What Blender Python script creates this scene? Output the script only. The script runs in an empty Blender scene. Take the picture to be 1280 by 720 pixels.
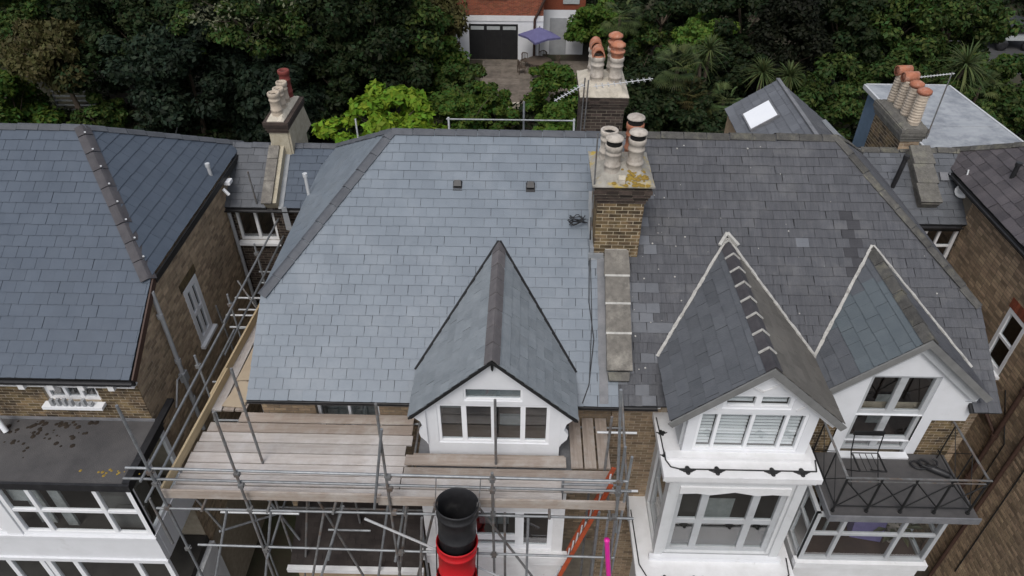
import bpy, math, random
import numpy as np
from mathutils import Vector, Matrix
random.seed(7); rng = np.random.default_rng(11)
R = math.radians
sc = bpy.context.scene
col = sc.collection

# ------------------------------------------------------------------ camera
CAM = Vector((0.0, 0.0, 17.45)); PITCH = R(38.5); YAW = R(1.15); ROLL = R(0.25)
fw = Vector((-math.sin(YAW)*math.cos(PITCH), math.cos(YAW)*math.cos(PITCH), -math.sin(PITCH)))
rt = Vector((math.cos(YAW), math.sin(YAW), 0)); upv = rt.cross(fw)
rt2 = math.cos(ROLL)*rt + math.sin(ROLL)*upv; up2 = -math.sin(ROLL)*rt + math.cos(ROLL)*upv
cd = bpy.data.cameras.new('camera'); cam = bpy.data.objects.new('camera', cd); col.objects.link(cam)
m3 = Matrix((rt2, up2, -fw)).transposed()
cam.matrix_world = Matrix.Translation(CAM) @ m3.to_4x4()
cd.sensor_width = 36; cd.lens = 890/1280*36; cd.clip_end = 2000; cd.clip_start = 0.1
sc.camera = cam
# ------------------------------------------------------------------ sky and sun (overcast)
SUN_EL, SUN_AZ = R(56), R(196)      # azimuth clockwise from +Y: behind the camera, slightly left
w = bpy.data.worlds.new('World'); sc.world = w; w.use_nodes = True
nt = w.node_tree; nt.nodes.clear()
sky = nt.nodes.new('ShaderNodeTexSky'); sky.sky_type = 'NISHITA'; sky.sun_disc = False
sky.sun_elevation = SUN_EL; sky.sun_rotation = SUN_AZ; sky.dust_density = 3.0; sky.air_density = 1.0
hs = nt.nodes.new('ShaderNodeHueSaturation'); hs.inputs['Saturation'].default_value = 0.42
bg = nt.nodes.new('ShaderNodeBackground'); bg.inputs['Strength'].default_value = 0.135
wo = nt.nodes.new('ShaderNodeOutputWorld')
nt.links.new(sky.outputs[0], hs.inputs['Color']); nt.links.new(hs.outputs[0], bg.inputs[0]); nt.links.new(bg.outputs[0], wo.inputs[0])
sd = bpy.data.lights.new('sun', 'SUN'); sun = bpy.data.objects.new('sun', sd); col.objects.link(sun)
sd.energy = 1.1; sd.angle = R(25); sd.color = (1.0, 0.97, 0.93)
tosun = Vector((math.sin(SUN_AZ)*math.cos(SUN_EL), math.cos(SUN_AZ)*math.cos(SUN_EL), math.sin(SUN_EL)))
sun.rotation_euler = tosun.to_track_quat('Z', 'Y').to_euler(); sun.location = (0, -10, 40)
sc.view_settings.view_transform = 'Standard'; sc.view_settings.look = 'None'
sc.view_settings.exposure = 0.22; sc.view_settings.gamma = 1.0; sc.view_settings.use_curve_mapping = False
sc.render.engine = 'CYCLES'
sc.cycles.use_denoising = True
sc.cycles.max_bounces = 8; sc.cycles.transparent_max_bounces = 16

# ------------------------------------------------------------------ materials
MATS = {}
def srgb(r, g, b):
    f = lambda c: (c/255/12.92) if c/255 <= 0.04045 else ((c/255+0.055)/1.055)**2.4
    return (f(r), f(g), f(b))
def material(name, c1, c2=None, rough=0.7, scale=3.0, bump=0.0, bscale=40.0, vary=0.0, spec=0.35, stretch=(1, 1, 1), coords='Position',
             c3=None, s3=0.6, t3=0.62, translucent=0.0, metal=0.0, soft3=0.12, rvary=0.0, hvary=0.015):
    """Principled surface: c1..c2 mottled by noise, tinted per piece (object random + face tint), c3 stains by large noise."""
    m = bpy.data.materials.new(name); m.use_nodes = True; MATS[name] = m
    t = m.node_tree; t.nodes.clear(); N = t.nodes.new; L = t.links.new
    out = N('ShaderNodeOutputMaterial'); p = N('ShaderNodeBsdfPrincipled')
    p.inputs['Roughness'].default_value = rough; p.inputs['Specular IOR Level'].default_value = spec; p.inputs['Metallic'].default_value = metal
    if coords == 'Position': src = N('ShaderNodeNewGeometry').outputs['Position']
    else: src = N('ShaderNodeTexCoord').outputs['Object']
    mp = N('ShaderNodeMapping'); mp.inputs['Scale'].default_value = stretch; L(src, mp.inputs['Vector'])
    n1 = N('ShaderNodeTexNoise'); n1.inputs['Scale'].default_value = scale; n1.inputs['Detail'].default_value = 6; n1.inputs['Roughness'].default_value = 0.62
    L(mp.outputs[0], n1.inputs['Vector'])
    rp = N('ShaderNodeValToRGB'); rp.color_ramp.elements[0].position = 0.32; rp.color_ramp.elements[1].position = 0.68
    c2 = c2 or tuple(c*0.8 for c in c1)
    rp.color_ramp.elements[0].color = (*c1, 1); rp.color_ramp.elements[1].color = (*c2, 1)
    L(n1.outputs['Fac'], rp.inputs[0]); cur = rp.outputs[0]
    if c3:
        n3 = N('ShaderNodeTexNoise'); n3.inputs['Scale'].default_value = s3; n3.inputs['Detail'].default_value = 8; n3.inputs['Roughness'].default_value = 0.7
        L(src, n3.inputs['Vector'])
        r3 = N('ShaderNodeMapRange'); r3.inputs[1].default_value = t3-soft3; r3.inputs[2].default_value = t3+soft3; L(n3.outputs['Fac'], r3.inputs[0])
        mx = N('ShaderNodeMix'); mx.data_type = 'RGBA'; L(r3.outputs[0], mx.inputs[0]); L(cur, mx.inputs[6]); mx.inputs[7].default_value = (*c3, 1); cur = mx.outputs[2]
    if vary or rvary:
        oi = N('ShaderNodeObjectInfo'); at = N('ShaderNodeAttribute'); at.attribute_name = 'tint'
        ad = N('ShaderNodeMath'); ad.operation = 'ADD'; L(oi.outputs['Random'], ad.inputs[0]); L(at.outputs['Fac'], ad.inputs[1])
        fr = N('ShaderNodeMath'); fr.operation = 'FRACT'; L(ad.outputs[0], fr.inputs[0])
    if vary:
        mr = N('ShaderNodeMapRange'); mr.inputs[3].default_value = 1-vary; mr.inputs[4].default_value = 1+vary; L(fr.outputs[0], mr.inputs[0])
        hv = N('ShaderNodeHueSaturation'); L(cur, hv.inputs['Color']); L(mr.outputs[0], hv.inputs['Value'])
        m2 = N('ShaderNodeMath'); m2.operation = 'MULTIPLY'; m2.inputs[1].default_value = 7.31; L(fr.outputs[0], m2.inputs[0])
        f2 = N('ShaderNodeMath'); f2.operation = 'FRACT'; L(m2.outputs[0], f2.inputs[0])
        m3_ = N('ShaderNodeMapRange'); m3_.inputs[3].default_value = 0.5-hvary*vary; m3_.inputs[4].default_value = 0.5+hvary*vary; L(f2.outputs[0], m3_.inputs[0])
        L(m3_.outputs[0], hv.inputs['Hue']); cur = hv.outputs[0]
    L(cur, p.inputs['Base Color'])
    if rvary:
        rr = N('ShaderNodeMapRange'); rr.inputs[3].default_value = rough-rvary; rr.inputs[4].default_value = rough+rvary; L(fr.outputs[0], rr.inputs[0]); L(rr.outputs[0], p.inputs['Roughness'])
    if bump:
        nb = N('ShaderNodeTexNoise'); nb.inputs['Scale'].default_value = bscale; nb.inputs['Detail'].default_value = 5; L(mp.outputs[0], nb.inputs['Vector'])
        b = N('ShaderNodeBump'); b.inputs['Strength'].default_value = bump; b.inputs['Distance'].default_value = 0.02; L(nb.outputs['Fac'], b.inputs['Height']); L(b.outputs[0], p.inputs['Normal'])
    sh = p.outputs[0]
    if translucent:
        tr = N('ShaderNodeBsdfTranslucent'); L(cur, tr.inputs['Color']); ms = N('ShaderNodeMixShader'); ms.inputs[0].default_value = translucent
        L(sh, ms.inputs[1]); L(tr.outputs[0], ms.inputs[2]); sh = ms.outputs[0]
    L(sh, out.inputs[0]); return m
def glass_material(name, tint=(0.75, 0.8, 0.82), refl=1.0):
    m = bpy.data.materials.new(name); m.use_nodes = True; MATS[name] = m
    t = m.node_tree; t.nodes.clear(); N = t.nodes.new; L = t.links.new
    out = N('ShaderNodeOutputMaterial'); tr = N('ShaderNodeBsdfTransparent'); tr.inputs[0].default_value = (*tint, 1)
    gl = N('ShaderNodeBsdfGlossy'); gl.inputs['Roughness'].default_value = 0.03; gl.inputs['Color'].default_value = (refl, refl, refl, 1)
    fr = N('ShaderNodeFresnel'); fr.inputs[0].default_value = 2.5
    ge = N('ShaderNodeNewGeometry'); iv = N('ShaderNodeMath'); iv.operation = 'SUBTRACT'; iv.inputs[0].default_value = 1.0; L(ge.outputs['Backfacing'], iv.inputs[1])
    fm = N('ShaderNodeMath'); fm.operation = 'MULTIPLY'; L(fr.outputs[0], fm.inputs[0]); L(iv.outputs[0], fm.inputs[1])
    ms = N('ShaderNodeMixShader'); L(fm.outputs[0], ms.inputs[0]); L(tr.outputs[0], ms.inputs[1]); L(gl.outputs[0], ms.inputs[2]); L(ms.outputs[0], out.inputs[0])
M = material
M('slate_new', (.153, .180, .212), (.175, .204, .237), rough=.38, scale=1.6, bump=.22, bscale=55, vary=.045, spec=.5, c3=(.203, .228, .258), s3=.8, t3=.64, rvary=.06)
M('slate_left', (.064, .082, .110), (.076, .095, .124), rough=.5, scale=2.5, bump=.2, bscale=55, vary=.05, spec=.4, rvary=.05)
M('slate_old', (.062, .064, .073), (.096, .098, .107), rough=.58, scale=5, bump=.5, bscale=45, vary=.11, spec=.38, stretch=(5, .45, .45), c3=(.13, .13, .134), s3=1.7, t3=.63, rvary=.08)
M('slate_light', (.108, .114, .128), (.135, .142, .157), rough=.5, bump=.3, vary=.12)
M('slate_dormer', (.183, .205, .224), (.228, .25, .268), rough=.5, scale=5, bump=.6, bscale=38, vary=.09, spec=.4, rvary=.08)
M('slate_dark', (.084, .090, .101), (.108, .114, .125), rough=.55, scale=4, bump=.4, bscale=40, vary=.12, spec=.4)
M('slate_teal', (.098, .117, .130), (.116, .136, .148), rough=.5, scale=4, bump=.3, bscale=40, vary=.05, spec=.4)
M('slate_plum', (.062, .056, .062), (.09, .08, .084), rough=.6, scale=4, bump=.5, bscale=40, vary=.22)
M('roof_deck', (.03, .03, .032), rough=.9)
M('ridge_grey', (.066, .071, .082), (.090, .096, .108), rough=.6, scale=6, bump=.4, vary=.12)
M('ridge_brown', (.048, .045, .050), (.070, .066, .071), rough=.6, scale=6, bump=.4, vary=.12)
M('ridge_dormer', (.105, .096, .100), (.140, .130, .132), rough=.65, scale=6, bump=.5, vary=.15)
M('ridge_old', (.055, .053, .05), (.10, .096, .088), rough=.85, scale=7, bump=.8, bscale=30, vary=.2, c3=(.20, .19, .14), s3=3.0, t3=.64)
M('mortar_white', (.50, .49, .46), (.34, .33, .31), rough=.9, scale=9, bump=.6, bscale=30, c3=(.14, .13, .12), s3=6, t3=.66)
M('lead', (.20, .215, .235), (.29, .30, .31), rough=.5, scale=5, bump=.3, spec=.5)
M('lead_grey', (.13, .135, .145), (.2, .2, .21), rough=.55, scale=5, bump=.3)
M('white_paint', (.71, .72, .745), (.66, .67, .69), rough=.5, scale=3, bump=.12, c3=(.55, .55, .545), s3=2.2, t3=.72)
M('white_grubby', (.74, .74, .75), (.64, .64, .64), rough=.6, scale=3, bump=.25, c3=(.40, .39, .375), s3=5.5, t3=.70, soft3=.07)
M('grey_paint', (.44, .455, .47), (.38, .39, .40), rough=.5, scale=3, bump=.1, c3=(.27, .275, .28), s3=3, t3=.7)
M('pvc_white', (.80, .81, .83), (.76, .77, .79), rough=.35, scale=2)
M('pvc_grey', (.36, .37, .385), (.3, .31, .32), rough=.4, scale=3)
M('black_iron', (.012, .012, .013), (.02, .02, .02), rough=.5)
M('black_plastic', (.016, .016, .018), (.026, .026, .028), rough=.42, scale=6, c3=(.06, .06, .06), s3=4, t3=.68)
M('brown_iron', (.05, .028, .022), (.07, .04, .03), rough=.55)
M('stock_brick', (.30, .222, .145), (.20, .145, .095), rough=.9, scale=8, bump=.6, bscale=70, vary=.34, c3=(.11, .083, .06), s3=.7, t3=.64, soft3=.16)
M('stock_brick_yellow', (.195, .138, .070), (.112, .079, .043), rough=.9, scale=12, bump=.6, bscale=70, vary=.5, c3=(.042, .031, .023), s3=3.2, t3=.55, soft3=.1)
M('stock_brick_brown', (.42, .312, .205), (.29, .208, .137), rough=.92, scale=8, bump=.6, bscale=70, vary=.38, c3=(.15, .11, .08), s3=.6, t3=.63, soft3=.18)
M('stock_brick_side', (.44, .335, .225), (.32, .238, .158), rough=.9, scale=8, bump=.6, bscale=70, vary=.34, c3=(.18, .14, .10), s3=.6, t3=.65, soft3=.18)
M('slate_stained', (.038, .038, .043), (.052, .052, .058), rough=.7, scale=5, bump=.4, vary=.1)
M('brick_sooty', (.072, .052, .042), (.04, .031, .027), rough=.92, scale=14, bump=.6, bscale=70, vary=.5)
M('brick_red', (.30, .085, .042), (.20, .055, .03), rough=.9, scale=10, bump=.5, bscale=50, vary=.3)
M('mortar', (.40, .34, .26), (.30, .25, .19), rough=.95, scale=8, bump=.5)
M('mortar_dark', (.21, .18, .14), (.14, .12, .095), rough=.95, scale=6, bump=.5)
M('mortar_pale', (.50, .43, .31), (.38, .32, .23), rough=.95, scale=8, bump=.5)
M('cement', (.36, .34, .30), (.25, .235, .205), rough=.95, scale=7, bump=.8, bscale=25, c3=(.42, .31, .08), s3=2.6, t3=.58, soft3=.05)
M('cement_pale', (.55, .50, .42), (.42, .38, .31), rough=.9, scale=6, bump=.6, bscale=25, c3=(.22, .19, .14), s3=4, t3=.66)
M('stone_coping', (.19, .175, .155), (.12, .112, .10), rough=.95, scale=9, bump=.9, bscale=22, c3=(.33, .31, .27), s3=2.4, t3=.62)
M('stone_mossy', (.16, .152, .138), (.10, .095, .085), rough=.95, scale=8, bump=.9, bscale=22, c3=(.21, .205, .16), s3=3, t3=.62)
M('render_cream', (.44, .40, .31), (.34, .30, .22), rough=.9, scale=5, bump=.5, c3=(.24, .2, .14), s3=3, t3=.66)
M('pot_buff', (.50, .43, .35), (.40, .33, .26), rough=.8, scale=10, bump=.4, vary=.1, c3=(.2, .15, .11), s3=8, t3=.68)
M('pot_white', (.50, .455, .40), (.39, .35, .305), rough=.8, scale=9, bump=.35, vary=.08, c3=(.19, .16, .135), s3=5, t3=.60)
M('terracotta', (.42, .17, .10), (.32, .115, .065), rough=.8, scale=9, bump=.4, vary=.15, c3=(.48, .30, .24), s3=6, t3=.63)
M('pot_red', (.22, .05, .04), (.15, .034, .028), rough=.7, scale=8, vary=.1)
M('soot', (.012, .011, .010), rough=.95)
M('board_wood', (.50, .462, .435), (.385, .345, .318), rough=.85, scale=2.4, bump=.5, bscale=14, vary=.13, stretch=(.5, 9, 9), coords='Object', c3=(.56, .54, .53), s3=1.1, t3=.58)
M('board_brown', (.37, .315, .27), (.27, .22, .185), rough=.85, scale=2.4, bump=.5, bscale=14, vary=.14, stretch=(.5, 9, 9), coords='Object', c3=(.44, .41, .38), s3=1.3, t3=.6)
M('board_new', (.52, .42, .27), (.42, .32, .19), rough=.8, scale=2.4, bump=.3, bscale=14, vary=.1, stretch=(.5, 9, 9), coords='Object')
M('plywood', (.43, .355, .26), (.35, .28, .20), rough=.8, scale=2, bump=.3, bscale=12, vary=.1)
M('galvanised', (.29, .305, .32), (.19, .20, .21), rough=.45, scale=9, spec=.5, metal=.35, vary=.2, c3=(.15, .11, .085), s3=3, t3=.70)
M('steel_dull', (.19, .195, .20), (.115, .11, .105), rough=.6, scale=9, metal=.2, vary=.2, c3=(.15, .09, .055), s3=4, t3=.62)
M('alu_white', (.62, .63, .64), (.5, .51, .52), rough=.4, scale=6, metal=.2)
M('chute_red', (.50, .012, .018), (.42, .010, .014), rough=.42, scale=4, bump=.1, bscale=20, c3=(.36, .03, .03), s3=4, t3=.66)
M('ladder_orange', (.46, .085, .03), (.36, .065, .025), rough=.6, scale=5, c3=(.2, .06, .03), s3=7, t3=.6)
M('magenta', (.72, .03, .33), (.66, .025, .30), rough=.4)
M('felt_roof', (.052, .050, .052), (.072, .069, .07), rough=.9, scale=2.2, bump=.5, bscale=60, c3=(.105, .10, .098), s3=.9, t3=.58, soft3=.2)
M('moss_dark', (.022, .016, .012), (.035, .026, .018), rough=.95, bump=.8)
M('moss_yellow', (.30, .21, .04), (.22, .14, .03), rough=.95, bump=.8)
M('zinc', (.29, .31, .335), (.37, .385, .405), rough=.55, scale=1.8, bump=.2, c3=(.19, .205, .23), s3=1.6, t3=.54, soft3=.10, stretch=(1, 3, 1))
M('blue_render', (.13, .19, .27), (.10, .15, .21), rough=.8, scale=3)
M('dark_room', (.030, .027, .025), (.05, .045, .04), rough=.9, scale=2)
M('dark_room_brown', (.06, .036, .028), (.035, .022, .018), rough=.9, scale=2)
M('pale_room', (.10, .10, .10), (.16, .16, .155), rough=.9, scale=1.5)
M('blind', (.62, .65, .67), (.56, .59, .61), rough=.6)
M('curtain_pale', (.40, .42, .42), (.3, .32, .32), rough=.9, scale=8)
M('purple_cloth', (.20, .17, .36), (.15, .13, .28), rough=.85, scale=6, bump=.3)
M('mauve_cloth', (.13, .125, .25), (.105, .10, .21), rough=.8, scale=3, bump=.2)
M('red_cloth', (.28, .04, .06), rough=.85)
M('cardboard', (.33, .25, .17), (.28, .21, .14), rough=.9, scale=4)
M('skylight_reflection', (.9, .92, .95), (.86, .88, .92), rough=.12, spec=.6)  # skylight glass with the sky's reflection put into a white base colour
M('soil', (.035, .027, .02), (.055, .042, .03), rough=.95, scale=1.2, bump=.6, c3=(.035, .05, .02), s3=.35, t3=.55)
M('paving', (.10, .092, .084), (.07, .064, .058), rough=.9, scale=1.5, bump=.4, c3=(.05, .047, .042), s3=.5, t3=.55)
M('patio_stone', (.20, .17, .14), (.135, .115, .095), rough=.95, scale=2.5, bump=.5, vary=.15, c3=(.09, .075, .06), s3=1.4, t3=.58)
M('asphalt', (.05, .05, .052), (.06, .06, .06), rough=.9)
M('wicker', (.10, .075, .055), (.07, .052, .04), rough=.8)
M('bark', (.11, .085, .062), (.07, .054, .04), rough=.95, scale=6, bump=.8, bscale=20)
def leafmat(name, c, vary=.35, tr=.25, rough=.55):
    M(name, c, tuple(x*.75 for x in c), rough=rough, scale=.9, vary=vary, translucent=tr, spec=.12, hvary=.10)
leafmat('leaf_dark', (.021, .034, .0125), vary=.5); leafmat('leaf_blue', (.0185, .032, .018), vary=.5); leafmat('leaf_mid', (.050, .082, .020), vary=.5)
leafmat('leaf_green', (.064, .112, .020), vary=.45); leafmat('leaf_lime', (.20, .33, .030), vary=.3, tr=.35); leafmat('leaf_olive', (.085, .080, .030), vary=.3)
leafmat('leaf_palm', (.085, .115, .042), vary=.35, tr=.2); leafmat('leaf_pale', (.16, .17, .105), vary=.3); leafmat('leaf_bright', (.085, .15, .025), vary=.35, tr=.3)
leafmat('leaf_deep', (.011, .0135, .007), vary=.45)
glass_material('glass', (.92, .94, .94)); glass_material('glass_dark', (.8, .83, .84)); glass_material('glass_clear', (.97, .98, .98), .9)
M('bay_white', (.60, .61, .62), (.54, .55, .555), rough=.6, scale=3, bump=.15, c3=(.42, .42, .415), s3=3, t3=.68)
M('barge_grey', (.20, .20, .195), (.15, .15, .147), rough=.6, scale=4)
M('slate_shaded', (.032, .027, .026), (.046, .039, .036), rough=.95, scale=4, bump=.4, vary=.15, spec=.05)  # lean-to slates, base colour darkened to carry the scaffold deck's shade
M('slate_moss', (.105, .098, .088), (.14, .13, .115), rough=.7, scale=4, bump=.5, vary=.15)

# ------------------------------------------------------------------ mesh helpers
V = Vector
class MB:
    def __init__(s): s.v = []; s.f = []; s.t = []; s.sm = []
    def face(s, pts, tint=0.0, smooth=False):
        b = len(s.v); s.v.extend(tuple(p) for p in pts); s.f.append(tuple(range(b, b+len(pts)))); s.t.append(tint); s.sm.append(smooth)
    def idx(s, verts, faces, tint=0.0, smooth=False):
        b = len(s.v); s.v.extend(tuple(p) for p in verts)
        for f in faces: s.f.append(tuple(b+i for i in f)); s.t.append(tint); s.sm.append(smooth)
    def obox(s, o, a, b, c, tint=0.0):
        o, a, b, c = V(o), V(a), V(b), V(c)
        if a.cross(b).dot(c) < 0: a, b = b, a
        vs = [o, o+a, o+a+b, o+b, o+c, o+a+c, o+a+b+c, o+b+c]
        s.idx(vs, [(3, 2, 1, 0), (4, 5, 6, 7), (0, 1, 5, 4), (1, 2, 6, 5), (2, 3, 7, 6), (3, 0, 4, 7)], tint)
        return s
    def box(s, x0, x1, y0, y1, z0, z1, tint=0.0):
        return s.obox((x0, y0, z0), (x1-x0, 0, 0), (0, y1-y0, 0), (0, 0, z1-z0), tint)
    def beam(s, a, b, wd, ht, up=(0, 0, 1), tint=0.0):
        a, b = V(a), V(b); d = (b-a); upn = V(up); sd_ = d.cross(upn).normalized(); u2 = sd_.cross(d).normalized()
        return s.obox(a - sd_*wd/2 - u2*ht/2, d, sd_*wd, u2*ht, tint)
    def tube(s, a, b, r, n=8, r2=None, caps=True):
        a, b = V(a), V(b); r2 = r if r2 is None else r2; d = (b-a).normalized()
        p = d.orthogonal().normalized(); q = d.cross(p)
        vs = []; 
        for i in range(n):
            an = 2*math.pi*i/n; e = p*math.cos(an)+q*math.sin(an); vs += [a+e*r, b+e*r2]
        s.idx(vs, [(2*i, 2*((i+1) % n), 2*((i+1) % n)+1, 2*i+1) for i in range(n)], smooth=True)
        if caps:
            s.face([vs[2*i] for i in range(n)][::-1]); s.face([vs[2*i+1] for i in range(n)])
        return s
    def path(s, pts, r, n=6):
        for a, b in zip(pts[:-1], pts[1:]): s.tube(a, b, r, n)
        return s
    def lathe(s, c, prof, n=16, axis=(0, 0, 1), smooth=True):
        c = V(c); d = V(axis).normalized(); p = d.orthogonal().normalized(); q = d.cross(p)
        vs = []
        for r, h in prof:
            for i in range(n):
                an = 2*math.pi*i/n; vs.append(c + d*h + (p*math.cos(an)+q*math.sin(an))*r)
        fs = []
        for k in range(len(prof)-1):
            for i in range(n): j = (i+1) % n; fs.append((k*n+i, k*n+j, (k+1)*n+j, (k+1)*n+i))
        s.idx(vs, fs, smooth=smooth); return s
    def prism(s, poly, ext, tint=0.0):
        poly = [V(p) for p in poly]; ext = V(ext); n = len(poly)
        nn = (poly[1]-poly[0]).cross(poly[2]-poly[0])
        if nn.dot(ext) < 0: poly = poly[::-1]
        vs = poly + [p+ext for p in poly]
        s.idx(vs, [tuple(range(n))[::-1], tuple(range(n, 2*n))] + [(i, (i+1) % n, n+(i+1) % n, n+i) for i in range(n)], tint); return s
    def mesh(s, name, mat):
        me = bpy.data.meshes.new(name); me.from_pydata(s.v, [], s.f)
        me.polygons.foreach_set('use_smooth', s.sm)
        a = me.attributes.new('tint', 'FLOAT', 'FACE'); a.data.foreach_set('value', s.t)
        me.materials.append(MATS[mat]); me.update(); return me
def worldloc(o):
    l = V((0, 0, 0))
    while o is not None: l = l + V(o.get('_l', (0, 0, 0))); o = o.parent
    return l
def link(name, me, parent=None, mtx=None, kind=None, label=None, cat=None, group=None):
    o = bpy.data.objects.new(name, me); col.objects.link(o)
    if parent is not None:
        o.parent = parent
        if parent.type == 'EMPTY': o.matrix_parent_inverse = Matrix.Translation(-parent.location)
    if mtx is not None: o.matrix_basis = mtx
    if kind: o['kind'] = kind
    if label: o['label'] = label
    if cat: o['category'] = cat
    if group: o['group'] = group
    return o
def thing(name, label, cat, loc, group=None):
    o = bpy.data.objects.new(name, None); col.objects.link(o); o.location = loc; o.empty_display_size = .3
    o['label'] = label; o['category'] = cat
    if group: o['group'] = group
    return o
def part(name, mb, mat, parent, **k): return link(name, mb.mesh(name, mat), parent, **k)
def clip(poly, a, b):            # keep left of a->b, 2-D
    out = []; ex, ey = b[0]-a[0], b[1]-a[1]
    sd_ = lambda p: ex*(p[1]-a[1]) - ey*(p[0]-a[0])
    for i in range(len(poly)):
        p, q = poly[i], poly[(i+1) % len(poly)]; sp, sq = sd_(p), sd_(q)
        if sp >= -1e-9: out.append(p)
        if (sp > 1e-9 and sq < -1e-9) or (sp < -1e-9 and sq > 1e-9):
            k = sp/(sp-sq); out.append((p[0]+(q[0]-p[0])*k, p[1]+(q[1]-p[1])*k))
    return out
def area2(p): return abs(sum(p[i][0]*p[(i+1) % len(p)][1]-p[(i+1) % len(p)][0]*p[i][1] for i in range(len(p))))/2
def ccw(p): 
    s_ = sum(p[i][0]*p[(i+1) % len(p)][1]-p[(i+1) % len(p)][0]*p[i][1] for i in range(len(p))); return p if s_ > 0 else p[::-1]
def cliprect(rect, poly):
    c = rect
    for i in range(len(poly)):
        if len(c) < 3: return []
        c = clip(c, poly[i], poly[(i+1) % len(poly)])
    return c

# ------------------------------------------------------------------ slates
SL = {}
def slate_mesh(wd, L, mat, variant):
    key = (round(wd, 3), round(L, 3), mat, variant)
    if key not in SL:
        r = random.Random(hash((variant, round(wd*1000)))); xs = [0.003, wd*.3, wd*.68, wd-.003]
        pts = [(x, r.uniform(0, .004)+(r.random() < .12)*.006) for x in xs] + [(wd-.003, L), (.003, L)]
        SL[key] = slate_poly(pts, L).mesh('slate', mat)
    return SL[key]
def slate_poly(pts, L, tail=.018, th=.008, mb=None, mtx=None, tint=0.):
    mb = mb or MB(); pts = ccw(list(pts)); n = len(pts)
    z = lambda y: tail*(1-y/L) - .002
    lo = [V((x, y, z(y))) for x, y in pts]; hi = [V((x, y, z(y)+th)) for x, y in pts]
    if mtx is not None: lo = [mtx @ p for p in lo]; hi = [mtx @ p for p in hi]
    mb.idx(lo+hi, [tuple(range(n, 2*n))] + [(i, (i+1) % n, n+(i+1) % n, n+i) for i in range(n)], tint); return mb
def frame(o, t, s):
    t, s = V(t).normalized(), V(s).normalized(); n = t.cross(s)
    m = Matrix((t, s, n)).transposed().to_4x4(); return Matrix.Translation(V(o)) @ m
def slate_field(store, roof, F, poly, wd, ex, mats, jit=1.0, off=0.0, mask=None):
    """poly: convex, (t, s) coordinates in frame F. Records go to store; emitted later, the 300 largest in view singly."""
    poly = ccw(poly); L = ex+.055
    s0 = min(p[1] for p in poly); s1 = max(p[1] for p in poly); t0 = min(p[0] for p in poly); t1 = max(p[0] for p in poly)
    k = 0; s = s0
    while s < s1-.03:
        row_j = random.uniform(-.004, .004)*jit
        t = t0 - wd*(.5 if k % 2 else 0.0) - off
        while t < t1:
            jt, js = random.uniform(-.004, .004)*jit, random.uniform(-.004, .004)*jit + row_j
            full = [(t, s), (t+wd, s), (t+wd, s+L), (t, s+L)]
            c = cliprect([(t+.002, s), (t+wd-.002, s), (t+wd-.002, min(s+L, s1+.03)), (t+.002, min(s+L, s1+.03))], poly if s+L < s1 else poly)
            if len(c) >= 3 and area2(c) > .0015:
                isfull = area2(c) > .97*wd*L
                cx = sum(p[0] for p in c)/len(c); cy = sum(p[1] for p in c)/len(c); W = F @ V((cx, cy, 0))
                if mask is None or mask(W):
                    mat = mats(W, k) if callable(mats) else mats
                    loc = F @ Matrix.Translation((t+jt*isfull, s+js*isfull, random.uniform(0, .0025)*jit)) @ Matrix.Rotation(random.gauss(0, .004)*jit*isfull, 4, 'Z') @ Matrix.Rotation(random.gauss(0, .004)*jit, 4, 'Y')
                    n = F.to_3x3() @ V((0, 0, 1)); d = CAM - W
                    sa = max(0, n.dot(d.normalized()))/d.length_squared*area2(c)
                    p_ = d.normalized()
                    store.append((sa, roof, loc, None if isfull else [(p[0]-t, p[1]-s) for p in c], wd, L, mat))
            t += wd
        s += ex; k += 1
def inview(P):
    q = P-CAM; z = q.dot(fw)
    return z > 0 and abs(q.dot(rt2)/z) < .73 and -.42 < q.dot(up2)/z < .42
def emit_slates(store, limit=300):
    vis = [(r[0] if inview(r[2].translation) else 0.0) for r in store]
    order = sorted(range(len(store)), key=lambda i: -vis[i]); chosen = set(order[:limit]); rest = {}
    for i, (sa, roof, loc, pl, wd, L, mat) in enumerate(store):
        if i in chosen:
            if pl is None: link('slate', slate_mesh(wd, L, mat, random.randrange(4)), roof, loc)
            else: link('slate', slate_poly(pl, L).mesh('slate', mat), roof, loc)
        else:
            mb = rest.setdefault((roof, mat), MB())
            slate_poly(pl or [(.002, 0), (wd-.002, random.uniform(0, .004)), (wd-.002, L), (.002, L)], L, mb=mb, mtx=loc, tint=random.random())
    for (roof, mat), mb in rest.items(): part('slates', mb, mat, roof, kind='stuff')
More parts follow.
